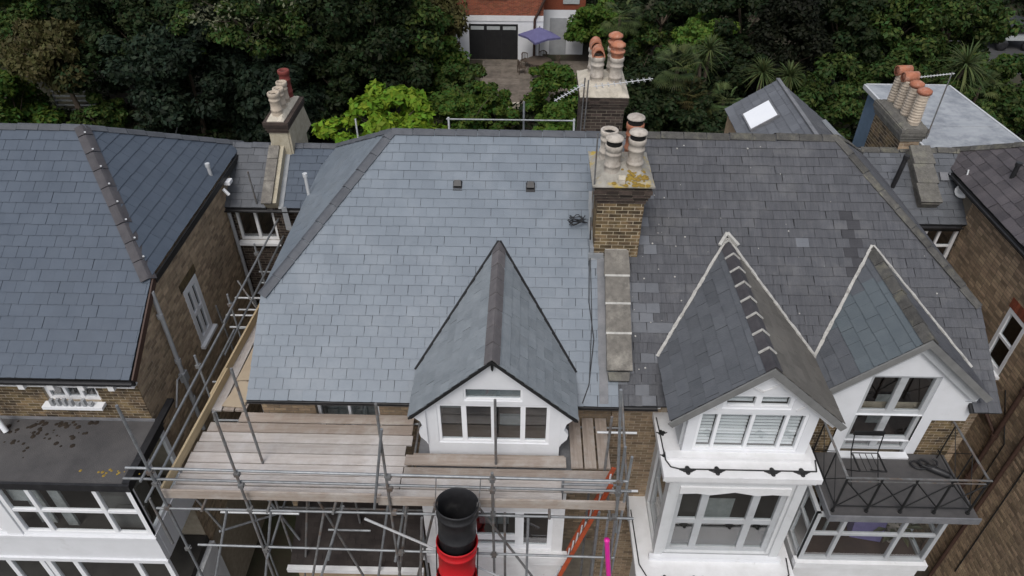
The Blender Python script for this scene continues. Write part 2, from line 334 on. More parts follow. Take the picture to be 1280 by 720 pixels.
def ridge_tiles(parent, A, B, n1, n2, mat, wing=.15, ln=.44, th=.018, name='ridge_tile', lift=.052, round_=True, mortar=None, jit=1.0):
    A, B = V(A), V(B); d = (B-A); Ltot = d.length; d.normalize()
    ws = []
    for n in (V(n1), V(n2)):
        x = n.cross(d).normalized()
        if x.z > 0: x = -x
        ws.append(x)
    up = ((V(n1).normalized()+V(n2).normalized())/2).normalized(); up = (up - d*up.dot(d)).normalized()
    k = 0; s = 0.0
    while s < Ltot-.05:
        e = min(s+ln, Ltot); jz = random.uniform(-.004, .004)*jit
        tilt = .010
        prof = [ws[0]*wing, ws[0]*wing*.30+up*.004, V((0, 0, 0))+up*-.004 if round_ else V((0, 0, 0)), ws[1]*wing*.30+up*.004, ws[1]*wing]
        mb = MB(); a = A+d*(s+.007) + up*(lift+jz); b = A+d*(e-.007) + up*(lift+jz-tilt)
        for p, q in zip(prof[:-1], prof[1:]):
            pts = [a+p, b+p, b+q, a+q]; nn = (pts[1]-pts[0]).cross(pts[3]-pts[0]).normalized()
            if nn.dot(up) < 0: nn = -nn
            mb.prism([x - nn*th for x in pts], nn*th)
        part(name, mb, mat, parent)
        if mortar and k > 0:
            mm = MB(); c = A+d*s+up*(lift+.012)
            for wv in ws: mm.beam(c, c+wv*(wing+.01)-up*.002, .035, .022, up)
            part('mortar_joint', mm, mortar, parent)
        s = e; k += 1
# ------------------------------------------------------------------ walls, bricks, windows
def holes_wall(mb, o, u, n, poly, holes, reveal=.14):
    """Wall face in the plane o + x*u + y*z, outward n; convex poly (x, y); rectangular holes (x0, x1, y0, y1) with reveals."""
    o, u, n = V(o), V(u), V(n); z = V((0, 0, 1)); poly = ccw(poly); flip = u.cross(z).dot(n) < 0
    xs = sorted({p[0] for p in poly} | {h[i] for h in holes for i in (0, 1)}); ys = sorted({p[1] for p in poly} | {h[i] for h in holes for i in (2, 3)})
    P = lambda x, y, d=0.: o+u*x+z*y-n*d
    for x0, x1 in zip(xs[:-1], xs[1:]):
        for y0, y1 in zip(ys[:-1], ys[1:]):
            cx, cy = (x0+x1)/2, (y0+y1)/2
            if any(h[0] < cx < h[1] and h[2] < cy < h[3] for h in holes): continue
            c = cliprect([(x0, y0), (x1, y0), (x1, y1), (x0, y1)], poly)
            if len(c) >= 3 and area2(c) > 1e-6:
                pts = [P(*q) for q in c]; mb.face(pts[::-1] if flip else pts)
    for x0, x1, y0, y1 in holes:
        q = [(x0, y0), (x1, y0), (x1, y1), (x0, y1)]
        for a, b in zip(q, q[1:]+q[:1]):
            pts = [P(*a), P(*b), P(*b, reveal), P(*a, reveal)]; mb.face(pts if flip else pts[::-1])
    return mb
def bricks(o, u, n, poly, holes=(), proud=.004, bl=.213, bh=.062, j=.014, single=None, keep=1.0, closer=0):
    """Courses of bricks standing proud of the mortar. single: callback(mesh builder) for each brick, else one joined builder is returned."""
    o, u, n = V(o), V(u), V(n); z = V((0, 0, 1)); poly = ccw(poly); mb = MB()
    y = min(p[1] for p in poly); ytop = max(p[1] for p in poly); k = 0; flip = u.cross(z).dot(n) < 0
    while y+bh < ytop:
        ym = y+bh/2; xsx = []
        for i in range(len(poly)):
            (ax, ay), (bx, by) = poly[i], poly[(i+1) % len(poly)]
            if (ay-ym)*(by-ym) < 0: xsx.append(ax+(bx-ax)*(ym-ay)/(by-ay))
        if len(xsx) == 2:
            lo, hi = min(xsx), max(xsx); segs = [(lo, hi)]
            for h in holes:
                if h[2] < y+bh and h[3] > y:
                    ns = []
                    for a, b in segs:
                        if h[0] > a: ns.append((a, min(b, h[0])))
                        if h[1] < b: ns.append((max(a, h[1]), b))
                    segs = [q for q in ns if q[1]-q[0] > .03]
            for a, b in segs:
                x = lo - (bl+j)*.5*(k % 2)
                while x < b:
                    x0, x1 = max(x, a), min(x+bl, b)
                    if x1-x0 > .03:
                        pr = proud+random.uniform(-.002, .002)
                        B_ = MB() if single else mb
                        p0 = o+u*x0+z*(y+random.uniform(-.001, .001))-n*.01
                        B_.obox(p0, u*(x1-x0), z*bh, n*(.01+pr), tint=random.random())
                        if single: single(B_)
                    x += bl+j
        y += bh+j; k += 1
    return mb
def window(parent, o, u, n, W, H, cols=(1,), rows=(1,), fmat='pvc_white', glass='glass_dark', fw_=.055, bar=.05, dep=.07, inset=.05, room='dark_room', name='window', sill=None, blinds=None, roomdep=.6, rowmap=None, curtain=None, pane_gap=0):
    o, u, n = V(o), V(u), V(n); z = V((0, 0, 1)); o = o - n*inset
    mb = MB(); tc, tr_ = sum(cols), sum(rows)
    B = lambda x0, x1, y0, y1, d0=0., d1=dep: mb.obox(o+u*x0+z*y0-n*d1, u*(x1-x0), z*(y1-y0), n*(d1-d0))
    B(0, fw_, 0, H); B(W-fw_, W, 0, H); B(fw_, W-fw_, 0, fw_); B(fw_, W-fw_, H-fw_, H)
    xs = [fw_]; ix = W-2*fw_; iy = H-2*fw_
    for c in cols: xs.append(xs[-1]+ix*c/tc)
    for x in xs[1:-1]: B(x-bar/2, x+bar/2, fw_, H-fw_, .004)
    panes = []
    for ci in range(len(cols)):
        rws = rowmap[ci] if rowmap else rows; trr = sum(rws); ys = [fw_]
        for r_ in rws: ys.append(ys[-1]+iy*r_/trr)
        a = xs[ci]+(bar/2 if ci else 0); b = xs[ci+1]-(bar/2 if ci < len(cols)-1 else 0)
        for y in ys[1:-1]: B(a, b, y-bar*.45, y+bar*.45, .008)
        for ri in range(len(rws)):
            y0 = ys[ri]+(bar*.45 if ri else 0); y1 = ys[ri+1]-(bar*.45 if ri < len(rws)-1 else 0); panes.append((a, b, y0, y1))
    wobj = part(name, mb, fmat, parent)
    for a, b, y0, y1 in panes:
        p = MB().obox(o+u*(a-.004)+z*(y0-.004)-n*.043, u*(b-a+.008), z*(y1-y0+.008), n*.006); part('pane', p, glass, wobj)
    if room:
        r_ = MB(); d = roomdep; q = [o-n*(dep+.004), o+u*W-n*(dep+.004), o+u*W+z*H-n*(dep+.004), o+z*H-n*(dep+.004)]; bk = [x-n*d for x in q]
        r_.face(bk)
        for i in range(4): r_.face([q[i], q[(i+1) % 4], bk[(i+1) % 4], bk[i]])
        part('room_interior', r_, room, wobj)
    if curtain:
        c = MB()
        for x0, x1, y0, y1, dd in curtain: c.obox(o+u*W*x0+z*H*y0-n*(dep+dd), u*W*(x1-x0), z*H*(y1-y0), n*.01)
        part('curtain', c, 'curtain_pale', wobj)
    if blinds:
        for a, b, y0, y1 in panes:
            s_ = MB(); k = int((y1-y0)/blinds)
            for i in range(k):
                yy = y0+(i+.5)*(y1-y0)/k
                s_.obox(o+u*(a+.006)+z*(yy-.022)-n*.10, u*(b-a-.012), z*.04-n*.025, n*.004+z*.004)
            part('blind_slats', s_, 'blind', wobj)
    if sill:
        s_ = MB().obox(o+n*inset+u*-.06+z*-.07-n*(inset+.02), u*(W+.12), z*.068, n*(sill+inset+.02)); part('window_sill', s_, fmat, wobj)
    return wobj
def pot(mb, c, r=.13, h=.62, rim=.018, bands=2, taper=.96):
    prof = [(r, 0), (r*1.0, .02), (r*.98, .06)]
    for b in range(bands):
        y = h*(.22+.42*b); q = r*(1-(1-taper)*y/h); prof += [(q*.97, y), (q*1.06, y+.012), (q*1.06, y+.04), (q*.97, y+.052)]
    q = r*taper; prof += [(q, h-.10), (q+rim, h-.085), (q+rim, h-.01), (q+rim*.6, h), (q-.025, h), (q-.03, h-.25)]
    mb.lathe(c, prof, 16)
    return mb

# ================================================================== the setting
def structure(name, mb, mat): return link(name, mb.mesh(name, mat), None, kind='structure')
m_ = MB(); m_.face([(-220, -120, 0), (220, -120, 0), (220, 320, 0), (-220, 320, 0)]); structure('ground', m_, 'soil')
m_ = MB(); m_.box(-30, 30, 2.4, 8.9, -.05, .012); structure('front_paving', m_, 'paving')
m_ = MB(); m_.box(-40, 40, -8, -.2, -.05, .006); structure('road', m_, 'asphalt')
m_ = MB(); m_.box(-40, 40, -.2, 2.4, -.05, .12); structure('pavement', m_, 'paving')

TAN, COS, SIN = math.tan(R(33)), math.cos(R(33)), math.sin(R(33))
YE, YR, ZR = 8.62, 13.2, 8.0+TAN*(13.2-8.62)
zr = lambda y: 8.0+TAN*(y-YE)
S = lambda y: (y-YE)/COS
FMAIN = frame((0, YE, 8.0), (1, 0, 0), (0, COS, SIN)); NMAIN = V((0, -SIN, COS)); NBACK = V((0, SIN, COS))
def deck(parent, pts, name='roof', mat='roof_deck', drop=.012, th=.05):
    mb = MB(); pts = [V(p) for p in pts]; n = (pts[1]-pts[0]).cross(pts[2]-pts[0]).normalized()
    if n.z < 0: n = -n
    mb.prism([p-n*(drop+th) for p in pts], n*th); return part(name, mb, mat, parent)
def P(x, y): return V((x, y, zr(y)))
def notched(poly, notches, s_top=S(9.35), s_bot=None):
    # cut the slope away under the dormers so that nothing passes before their faces; poly starts with its two eaves corners
    a, b = poly[0], poly[1]; pts = [a]
    for x0, x1 in notches: pts += [(x0, a[1]), (x0, s_top), (x1, s_top), (x1, a[1])]
    return pts + [b] + list(poly[2:])
def outside(dorms):
    return lambda W: not any(abs(W.x-xc) < half-.10 and W.y < YE+(zap-.22-(zap-zev)/half*abs(W.x-xc)-8)/TAN for xc, half, zap, zev in dorms)

def dormer(house, store, name, xc, yf, zap, half, zev, mat, ridgemat, wd, ex, valley='lead', mortar=None, tail_drop=0.0):
    """gabled dormer roof growing out of the main slope; returns the roof part"""
    slope = (zap-zev)/half; yb = YE+(zap-8.0)/TAN; ye = YE+(zev-8.0)/TAN
    mb = MB()
    for sg in (-1, 1):
        pts = [V((xc, yf, zap)), V((xc, yb+.05, zap)), V((xc+sg*half, ye+.05, zev)), V((xc+sg*half, yf, zev))]
        n = (pts[1]-pts[0]).cross(pts[2]-pts[0]).normalized()
        if n.z < 0: n = -n
        mb.prism([p-n*.06 for p in pts], n*.045)
    roof = part(name, mb, 'roof_deck', house)
    Ls = math.hypot(half, zap-zev); norm = []
    for sg in (-1, 1):
        s = V((-sg*half, 0, zap-zev)).normalized(); t = V((0, sg*1.0, 0)); F = frame((xc+sg*half, 0, zev), t, s)
        norm.append(F.to_3x3() @ V((0, 0, 1)))
        q = [(yf, 0), (yf, Ls), (yb-.04, Ls), (ye-.04, 0)]; poly = [(sg*a, b) for a, b in q]
        slate_field(store, roof, F, poly, wd, ex, mat if sg < 0 or not isinstance(mat, tuple) else mat, 1.3, off=random.uniform(0, wd))
        a, b = V((xc+sg*half, ye, zev)), V((xc, yb, zap))
        vm = MB(); nn = (norm[-1]+NMAIN).normalized()
        if valley == 'lead':
            vm.beam(a-(b-a)*.01+nn*.03, b+nn*.03, .045, .03, nn); part('valley_lining', vm, 'black_iron', roof)
        else:
            k = 26; pts = []
            for i in range(k+1):
                c = a.lerp(b, i/k)+nn*(.034+random.uniform(-.005, .006))+V((random.uniform(-.006, .006), 0, 0)); pts.append(c)
            for c, e in zip(pts[:-1], pts[1:]): vm.beam(c, e+(e-c)*.1, random.uniform(.045, .065), .035, nn)
            part('mortar_fillet', vm, valley, roof)
    ridge_tiles(roof, (xc, yf-.02, zap), (xc, yb, zap), norm[0], norm[1], ridgemat, wing=.175, ln=.42, mortar=mortar, jit=2)
    return roof
def gable_face(house, name, xc, y, zap, half, zev, xl, xr, zb, holes, mat='white_paint', dep=.12, reveal=.10):
    """white boarded gable wall below the dormer roof: a convex outline with window openings"""
    sl = (zap-zev)/half; zt = zap-.07
    zx = lambda x: zt-sl*abs(x-xc)
    poly = [(xl, zb), (xr, zb), (xr, zx(xr)), (xc, zt), (xl, zx(xl))]
    mb = MB(); holes_wall(mb, (0, y, 0), (1, 0, 0), (0, -1, 0), poly, holes, reveal)
    # cheeks running back into the roof
    for x in (xl, xr):
        yb = max(y+.2, YE+(zx(x)-8)/TAN)
        mb.face([(x, y, zb), (x, y, zx(x)), (x, yb, zx(x)), (x, max(y+.1, 9.0), zb)])
    return part(name, mb, mat, house)
def barge(house, xc, y, zap, half, zev, mat, wd=.15, th=.03, drop=.02, name='bargeboard'):
    for sg in (-1, 1):
        d = V((sg*half, 0, zev-zap)).normalized(); n = V((sg*(zap-zev), 0, half)).normalized()
        a = V((xc, y, zap-drop)); L = math.hypot(half, zap-zev)
        if sg < 0: poly = [a, a+d*L, a+d*L-n*wd, a-V((0, 0, wd/n.z))]
        else: poly = [a, a+d*L, a+d*L-n*wd, a-V((0, 0, wd/n.z))]
        part(name, MB().prism(poly, (0, th, 0)), mat, house)
def gutter(parent, a, b, mat='black_plastic', r=.055, name='gutter'):
    mb = MB(); a, b = V(a), V(b); d = (b-a).normalized(); side = d.cross(V((0, 0, 1))).normalized(); n = 8; ring = []
    for rr in (r, r-.008):
        ring.append([(-math.cos(math.pi*i/n)*rr, -math.sin(math.pi*i/n)*rr) for i in range(n+1)])
    for k, rg in enumerate(ring):
        for i in range(n):
            q = [a+side*rg[i][0]+V((0, 0, rg[i][1])), b+side*rg[i][0]+V((0, 0, rg[i][1])), b+side*rg[i+1][0]+V((0, 0, rg[i+1][1])), a+side*rg[i+1][0]+V((0, 0, rg[i+1][1]))]
            mb.face(q if k else q[::-1])
    return part(name, mb, mat, parent)
def eaves_brackets(parent, x0, x1, step, y=8.88, z=7.80, mat='white_grubby'):
    x = x0
    while x < x1:
        part('eaves_bracket', MB().box(x, x+.11, y-.16, y+.05, z-.02, z+.11), mat, parent); x += step

# ================================================================== CENTRE HOUSE
CH = thing('terraced_house', 'brick house with newly laid pale blue-grey slate roof, one white dormer, scaffolded front', 'house', (-1.6, 11, 0), 'row of brick villas')
st = []
mainpoly = [(-4.9, -.05), (1.72, -.05), (1.72, S(YR)), (-2.71, S(YR)), (-4.9, S(10.23))]
roof = deck(CH, [FMAIN @ V((a, b, 0)) for a, b in notched(mainpoly, [(-1.75, .81)])])
XL, ZS, Y1, Y2 = -4.9, zr(10.23), 10.23, 16.17
slate_field(st, roof, FMAIN, mainpoly, .25, .2, 'slate_new', .7, mask=outside([(-.47, 1.42, 9.67, 8.31)]))
apexC = V((-2.71, YR, ZR)); s_ = (V((-2.71, YR, ZR))-V((XL, YR, ZS))); Lh = s_.length
FH = frame((XL, 0, ZS), (0, -1, 0), s_)
hip = deck(CH, [(XL, Y1, ZS), (XL, Y2, ZS), apexC], 'hip_roof')
slate_field(st, hip, FH, [(-Y1, 0), (-Y2, 0), (-YR, Lh)], .25, .2, 'slate_new', .9)
deck(CH, [(XL, Y2, ZS), (1.72, Y2+0, ZS), (1.72, YR, ZR), apexC], 'rear_roof', 'slate_new')
nH = FH.to_3x3() @ V((0, 0, 1))
ridge_tiles(roof, apexC, (1.75, YR, ZR), NMAIN, NBACK, 'ridge_grey', wing=.15, ln=.435)
ridge_tiles(roof, (XL, Y1-.02, ZS), apexC, NMAIN, nH, 'ridge_grey', wing=.15, ln=.44, name='hip_tile')
ridge_tiles(roof, (XL, Y2, ZS), apexC, NBACK, nH, 'ridge_grey', wing=.15, ln=.44, name='hip_tile')
# roof vents
for x, y in ((-1.32, 12.21), (.11, 12.2)):
    v_ = MB(); F = FMAIN @ Matrix.Translation((x, S(y)-.05, .012)); 
    v_.idx([F @ V(p) for p in ((-.09, -.1, 0), (.09, -.1, 0), (.09, .1, 0), (-.09, .1, 0), (-.09, -.1, .012), (.09, -.1, .012), (.09, .1, .012), (-.09, .1, .012))], [(4, 5, 6, 7), (0, 1, 5, 4), (1, 2, 6, 5), (3, 0, 4, 7), (2, 3, 7, 6)])
    vo = part('roof_vent', v_, 'black_plastic', roof)
    h_ = MB(); h_.idx([F @ V(p) for p in ((-.08, -.02, .012), (.08, -.02, .012), (.08, .1, .012), (-.08, .1, .012), (-.075, -.04, .07), (.075, -.04, .07), (.06, .08, .10), (-.06, .08, .10))], [(4, 5, 6, 7), (0, 1, 5, 4), (1, 2, 6, 5), (3, 0, 4, 7), (2, 3, 7, 6)])
    part('vent_hood', h_, 'black_plastic', vo)
D1 = dormer(CH, st, 'dormer_roof', -.47, 7.95, 9.67, 1.42, 8.31, 'slate_dormer', 'ridge_dormer', .25, .2)
gable_face(CH, 'dormer_wall', -.47, 8.1, 9.67, 1.42, 8.31, -1.62, .68, 6.6, [(-1.43, .49, 7.50, 8.49), (-.96, .02, 8.58, 8.88)])
barge(CH, -.47, 8.06, 9.67, 1.42, 8.31, 'white_paint', wd=.10, drop=.055)
barge(CH, -.47, 7.93, 9.67, 1.43, 8.30, 'black_iron', wd=.028, th=.03, drop=.0, name='verge_trim')
part('finial', MB().prism([(-.50, 8.02, 9.62), (-.44, 8.02, 9.62), (-.45, 8.02, 9.40), (-.47, 8.02, 9.36), (-.49, 8.02, 9.40)], (0, .05, 0)), 'black_iron', CH)
window(CH, (-1.43, 8.1, 7.50), (1, 0, 0), (0, -1, 0), 1.92, .99, (.8, 1, 1, .8), fmat='pvc_white', fw_=.055, bar=.085, inset=.02, name='dormer_window', curtain=[(.03, .22, .74, .98, .08), (.8, .97, .80, .98, .08), (.55, .74, .05, .35, .3)])
window(CH, (-.96, 8.1, 8.58), (1, 0, 0), (0, -1, 0), .98, .30, (1,), fmat='pvc_white', fw_=.035, inset=.02, name='transom_window', room='curtain_pale', roomdep=.015)
for sg, x in ((-1, -1.62), (1, .68)):          # scrolled brackets at the dormer foot
    pr = [(0, 8.45), (.24, 8.34), (.22, 8.22), (.10, 8.10), (.06, 7.95), (.14, 7.82), (.12, 7.70), (.03, 7.58), (.0, 7.5)]
    part('scroll_bracket', MB().prism([(x+sg*a, 8.05, b) for a, b in pr], (0, .1, 0)), 'white_paint', CH)
# verge, eaves, gutter
part('fascia', MB().box(-4.88, -1.95, 8.66, 8.70, 7.80, 7.96).box(1.0, 1.7, 8.66, 8.70, 7.80, 7.96), 'black_iron', CH)
gutter(CH, (-4.92, 8.585, 7.95), (-1.98, 8.585, 7.95)); gutter(CH, (1.02, 8.585, 7.95), (1.72, 8.585, 7.95))
part('soffit', MB().box(-4.85, 1.7, 8.70, 8.97, 7.81, 7.83), 'white_grubby', CH)
eaves_brackets(CH, -4.3, -2.1, .37); eaves_brackets(CH, 1.08, 1.6, .34)
# walls: front with the upper window, sides plain
fholes = [(-3.85, -2.65, 6.2, 7.72)]
w_ = MB(); holes_wall(w_, (0, 8.95, 0), (1, 0, 0), (0, -1, 0), [(-4.85, 0), (1.68, 0), (1.68, 7.85), (-4.85, 7.85)], fholes)
w_.face([(-4.85, 8.95, 0), (-4.85, 8.95, 7.9), (-4.85, 10.2, 9.0), (-4.85, 16.1, 9.0), (-4.85, 17, 0)]); w_.face([(-4.85, 16.15, 0), (1.68, 16.15, 0), (1.68, 16.15, 9), (-4.85, 16.15, 9)])
wall = part('front_wall', w_, 'mortar_dark', CH)
part('bricks', bricks((0, 8.95, 0), (1, 0, 0), (0, -1, 0), [(-4.85, 3.2), (1.68, 3.2), (1.68, 7.85), (-4.85, 7.85)], fholes), 'stock_brick', wall, kind='stuff')
window(CH, (-3.85, 8.95, 6.2), (1, 0, 0), (0, -1, 0), 1.2, 1.52, (1, 1), (1, 1), sill=.12, inset=.1, curtain=[(0, 1, .0, 1, .2)])
# lead flashing by the party wall and the parapet with its coping stones
def ribbon(parent, name, mat, x0, x1, y0, y1, lift, th=.004, n=8):
    mb = MB()
    for i in range(n):
        a, b = y0+(y1-y0)*i/n, y0+(y1-y0)*(i+1)/n
        mb.prism([P(x0+random.uniform(-.012, .012), a)+NMAIN*lift, P(x1, a)+NMAIN*lift, P(x1, b)+NMAIN*(lift+.004), P(x0+random.uniform(-.012, .012), b)+NMAIN*(lift+.004)], NMAIN*th)
    return part(name, mb, mat, parent)
ribbon(roof, 'lead_flashing', 'lead_grey', 1.38, 1.54, 8.62, 10.95, .026)
ribbon(roof, 'lead_flashing', 'lead', 1.24, 1.36, 10.9, 12.1, .028)
part('parapet', MB().prism([P(1.53, 9.12)-NMAIN*.1, P(1.93, 9.12)-NMAIN*.1, P(1.93, 11.1)-NMAIN*.1, P(1.53, 11.1)-NMAIN*.1], NMAIN*.26), 'mortar_white', CH)
ys = [9.08, 9.66, 10.13, 10.58, 11.02]
for a, b in zip(ys[:-1], ys[1:]):
    wv = random.uniform(.0, .02)
    part('coping_stone', MB().prism([P(1.505-wv, a+.012)+NMAIN*.16, P(1.955+wv, a+.012)+NMAIN*.16, P(1.95, b-.012)+NMAIN*.16, P(1.51, b-.012)+NMAIN*.16], NMAIN*.075), 'stone_coping', CH)
for a in ys[1:-1]: part('mortar_joint', MB().prism([P(1.50, a-.016)+NMAIN*.16, P(1.96, a-.016)+NMAIN*.16, P(1.96, a+.016)+NMAIN*.16, P(1.50, a+.016)+NMAIN*.16], NMAIN*.082), 'mortar_white', CH)
part('coping_stone', MB().prism([P(1.55, 8.95)+NMAIN*.05, P(1.90, 8.95)+NMAIN*.05, P(1.92, 9.08)+NMAIN*.05, P(1.53, 9.08)+NMAIN*.05], NMAIN*.10), 'stone_mossy', CH)
# ---------------- main chimney on the party line
def corbel_stack(house, name, x0, x1, y0, y1, zb, zc, brickmat, morta, corb='brick_sooty', single=True, ncorb=5, chim=None, sidebot=None):
    c = MB(); c.box(x0, x1, y0, y1, zb, zc+.07*ncorb); ch = part(name, c, morta, house)
    cb = (lambda b: part('brick', b, brickmat, ch)) if single else None
    fr = bricks((x0, y0, zb), (1, 0, 0), (0, -1, 0), [(0, 0), (x1-x0, 0), (x1-x0, zc-zb), (0, zc-zb)], single=cb)
    if not single: part('bricks', fr, brickmat, ch, kind='stuff')
    for x, n, u in ((x0, (-1, 0, 0), (0, 1, 0)), (x1, (1, 0, 0), (0, 1, 0))):
        vis = single and ((n[0] < 0) == (x0 > 0))
        fr = bricks((x, y0, zb), u, n, [(0, 0), (y1-y0, 0), (y1-y0, zc-zb), (0, zc-zb)], single=cb if vis else None)
        if not vis: part('bricks', fr, brickmat, ch, kind='stuff')
    for k in range(ncorb):
        e = .022+.028*min(k, 3) if k < ncorb-1 else .07; z0 = zc+.076*k
        part('corbel_course', MB().box(x0-e+.006, x1+e-.006, y0-e+.006, y1+e-.006, z0-.011, z0+.003), 'mortar_dark', ch)
        rb = MB()
        for o_, u_, n_, L_ in (((x0-e, y0-e), (1, 0, 0), (0, -1, 0), x1-x0+2*e), ((x0-e, y0-e), (0, 1, 0), (-1, 0, 0), y1-y0+2*e), ((x1+e, y0-e), (0, 1, 0), (1, 0, 0), y1-y0+2*e)):
            q = bricks((o_[0], o_[1], z0), u_, n_, [(0, 0), (L_, 0), (L_, .0665), (0, .0665)], proud=.0)
            b0 = len(rb.v); rb.v += q.v; rb.f += [tuple(i+b0 for i in f) for f in q.f]; rb.t += q.t; rb.sm += q.sm
        rb.box(x0-e+.012, x1+e-.012, y0-e+.012, y1+e-.012, z0, z0+.066)
        part('bricks', rb, corb, ch, kind='stuff')
    return ch, zc+.076*ncorb
def flaunch(ch, x0, x1, y0, y1, z, mat='cement', h=.16, ins=.22, n=14):
    mb = MB(); nx, ny = n, n; g = {}
    for i in range(nx+1):
        for j in range(ny+1):
            u, v = i/nx, j/ny; e = min(u, 1-u, v, 1-v); hh = h*min(1, e/ins) if ins else h
            g[i, j] = V((x0+(x1-x0)*u, y0+(y1-y0)*v, z+.02+hh+random.uniform(-.012, .012)))
    for i in range(nx):
        for j in range(ny): mb.face([g[i, j], g[i+1, j], g[i+1, j+1], g[i, j+1]], smooth=True)
    for i in range(nx):
        for j, q in ((0, 1), (ny, -1)):
            a, b = g[i, j], g[i+1, j]; pts = [V((a.x, a.y, z)), V((b.x, b.y, z)), b, a]; mb.face(pts if q > 0 else pts[::-1])
    for j in range(ny):
        for i, q in ((0, -1), (nx, 1)):
            a, b = g[i, j], g[i, j+1]; pts = [V((a.x, a.y, z)), V((b.x, b.y, z)), b, a]; mb.face(pts if q > 0 else pts[::-1])
    return part('flaunching', mb, mat, ch)
ch1, zt = corbel_stack(CH, 'chimney', 1.31, 2.14, 10.96, 12.0, 9.2, 10.72, 'stock_brick_yellow', 'mortar_pale')
flaunch(ch1, 1.18, 2.27, 10.83, 12.13, zt, h=.24, ins=.36)
mo = MB()
for i in range(60):
    x, y = random.gauss(1.92, .13), random.gauss(11.0, .09); x = min(max(x, 1.3), 2.22); y = max(y, 10.86); e = min((x-1.18)/1.09, (2.27-x)/1.09, (y-10.83)/1.3); r_ = random.uniform(.02, .055)
    mo.lathe((x, y, zt+.012+.24*min(1, e/.36)), [(r_, 0), (r_*.8, .016), (.001, .024)], 7)
part('yellow_moss', mo, 'moss_yellow', ch1, kind='stuff')
part('chimney_base_flashing', MB().box(1.24, 1.31, 10.92, 12.02, 9.3, 9.75).box(1.22, 1.50, 10.90, 10.955, 9.35, 9.62), 'lead', ch1)
def capped(ch, c, h, mat, capmat='pot_white', r=.135, lid=True):
    po = part('chimney_pot', pot(MB(), c, r, h), mat, ch); x, y, z = c
    part('flue_mouth', MB().lathe((x, y, z), [(r*.80, h-.06), (r*.0+.001, h-.06)], 14), 'soot', po)
    if lid:
        m_ = MB()
        for a in range(4): m_.tube((x+.1*math.cos(a*1.57+.5), y+.1*math.sin(a*1.57+.5), z+h-.03), (x+.1*math.cos(a*1.57+.5), y+.1*math.sin(a*1.57+.5), z+h+.12), .008, 5)
        m_.lathe((x, y, z), [(r*.92, h), (r*.92, h+.10)], 14); part('vent_cage', m_, 'soot', po)
        part('pot_cap', MB().lathe((x, y, z), [(.001, h+.175), (.07, h+.17), (.15, h+.13), (.165, h+.105), (.16, h+.098), (.001, h+.10)], 18), capmat, po)
    return po
z0 = zt+.13
capped(ch1, (1.53, 11.20, z0), .52, 'pot_white', r=.145); capped(ch1, (1.93, 11.24, z0), .62, 'pot_white', r=.145)
capped(ch1, (1.49, 11.68, z0), .56, 'pot_white', lid=False, r=.15); capped(ch1, (1.95, 11.78, z0), .64, 'terracotta', r=.15)
part('loose_stone', MB().prism([(1.62, 10.86, zt+.05), (1.74, 10.86, zt+.05), (1.75, 10.95, zt+.08), (1.63, 10.96, zt+.08)], (0, 0, .1)), 'cement_pale', ch1)
# ---------------- rear chimney, beyond the ridge
ch2, zt2 = corbel_stack(CH, 'chimney', 1.30, 2.26, 15.5, 16.9, 8.6, 10.45, 'brick_sooty', 'mortar_dark', single=False, ncorb=4)
flaunch(ch2, 1.22, 2.34, 15.42, 17.0, zt2, 'cement_pale', h=.16, ins=.2)
z0 = zt2+.12
for i, (x, y) in enumerate(((1.62, 16.05), (2.05, 16.0), (1.60, 16.55), (2.05, 16.6))):
    po = part('chimney_pot', pot(MB(), (x, y, z0), .155, .62, bands=2), 'pot_white', ch2)
    part('flue_mouth', MB().lathe((x, y, z0), [(.12, .56), (.001, .56)], 14), 'soot', po)
    m_ = MB(); zz = z0+.62
    if i in (0, 2):      # horizontal clay hood, open to the front
        prof = []; n = 10
        for yy in (y-.19, y+.15):
            prof.append([V((x+.145*math.cos(math.pi*k/n), yy, zz+.02+.20*math.sin(math.pi*k/n))) for k in range(n+1)])
        for k in range(n): m_.face([prof[0][k], prof[0][k+1], prof[1][k+1], prof[1][k]][::-1], smooth=True)
        inner = [[V((x+(p.x-x)*.84, p.y, zz+.02+(p.z-zz-.02)*.84)) for p in pr] for pr in prof]
        for k in range(n): m_.face([inner[0][k], inner[0][k+1], inner[1][k+1], inner[1][k]], smooth=True); m_.face([prof[0][k], prof[0][k+1], inner[0][k+1], inner[0][k]])
        m_.face(prof[1]); m_.lathe((x, y, zz), [(.15, -.02), (.15, .03), (.12, .03)], 12)
        part('clay_hood', m_, 'terracotta', po)
    else:
        m_.lathe((x, y, zz), [(.14, -.04), (.14, .10), (.17, .11), (.17, .15), (.11, .17), (.11, .24), (.175, .25), (.165, .30), (.08, .35), (.001, .36)], 14); part('clay_cowl', m_, 'terracotta', po)
emit = [(st, 300)]
emit_slates(st)
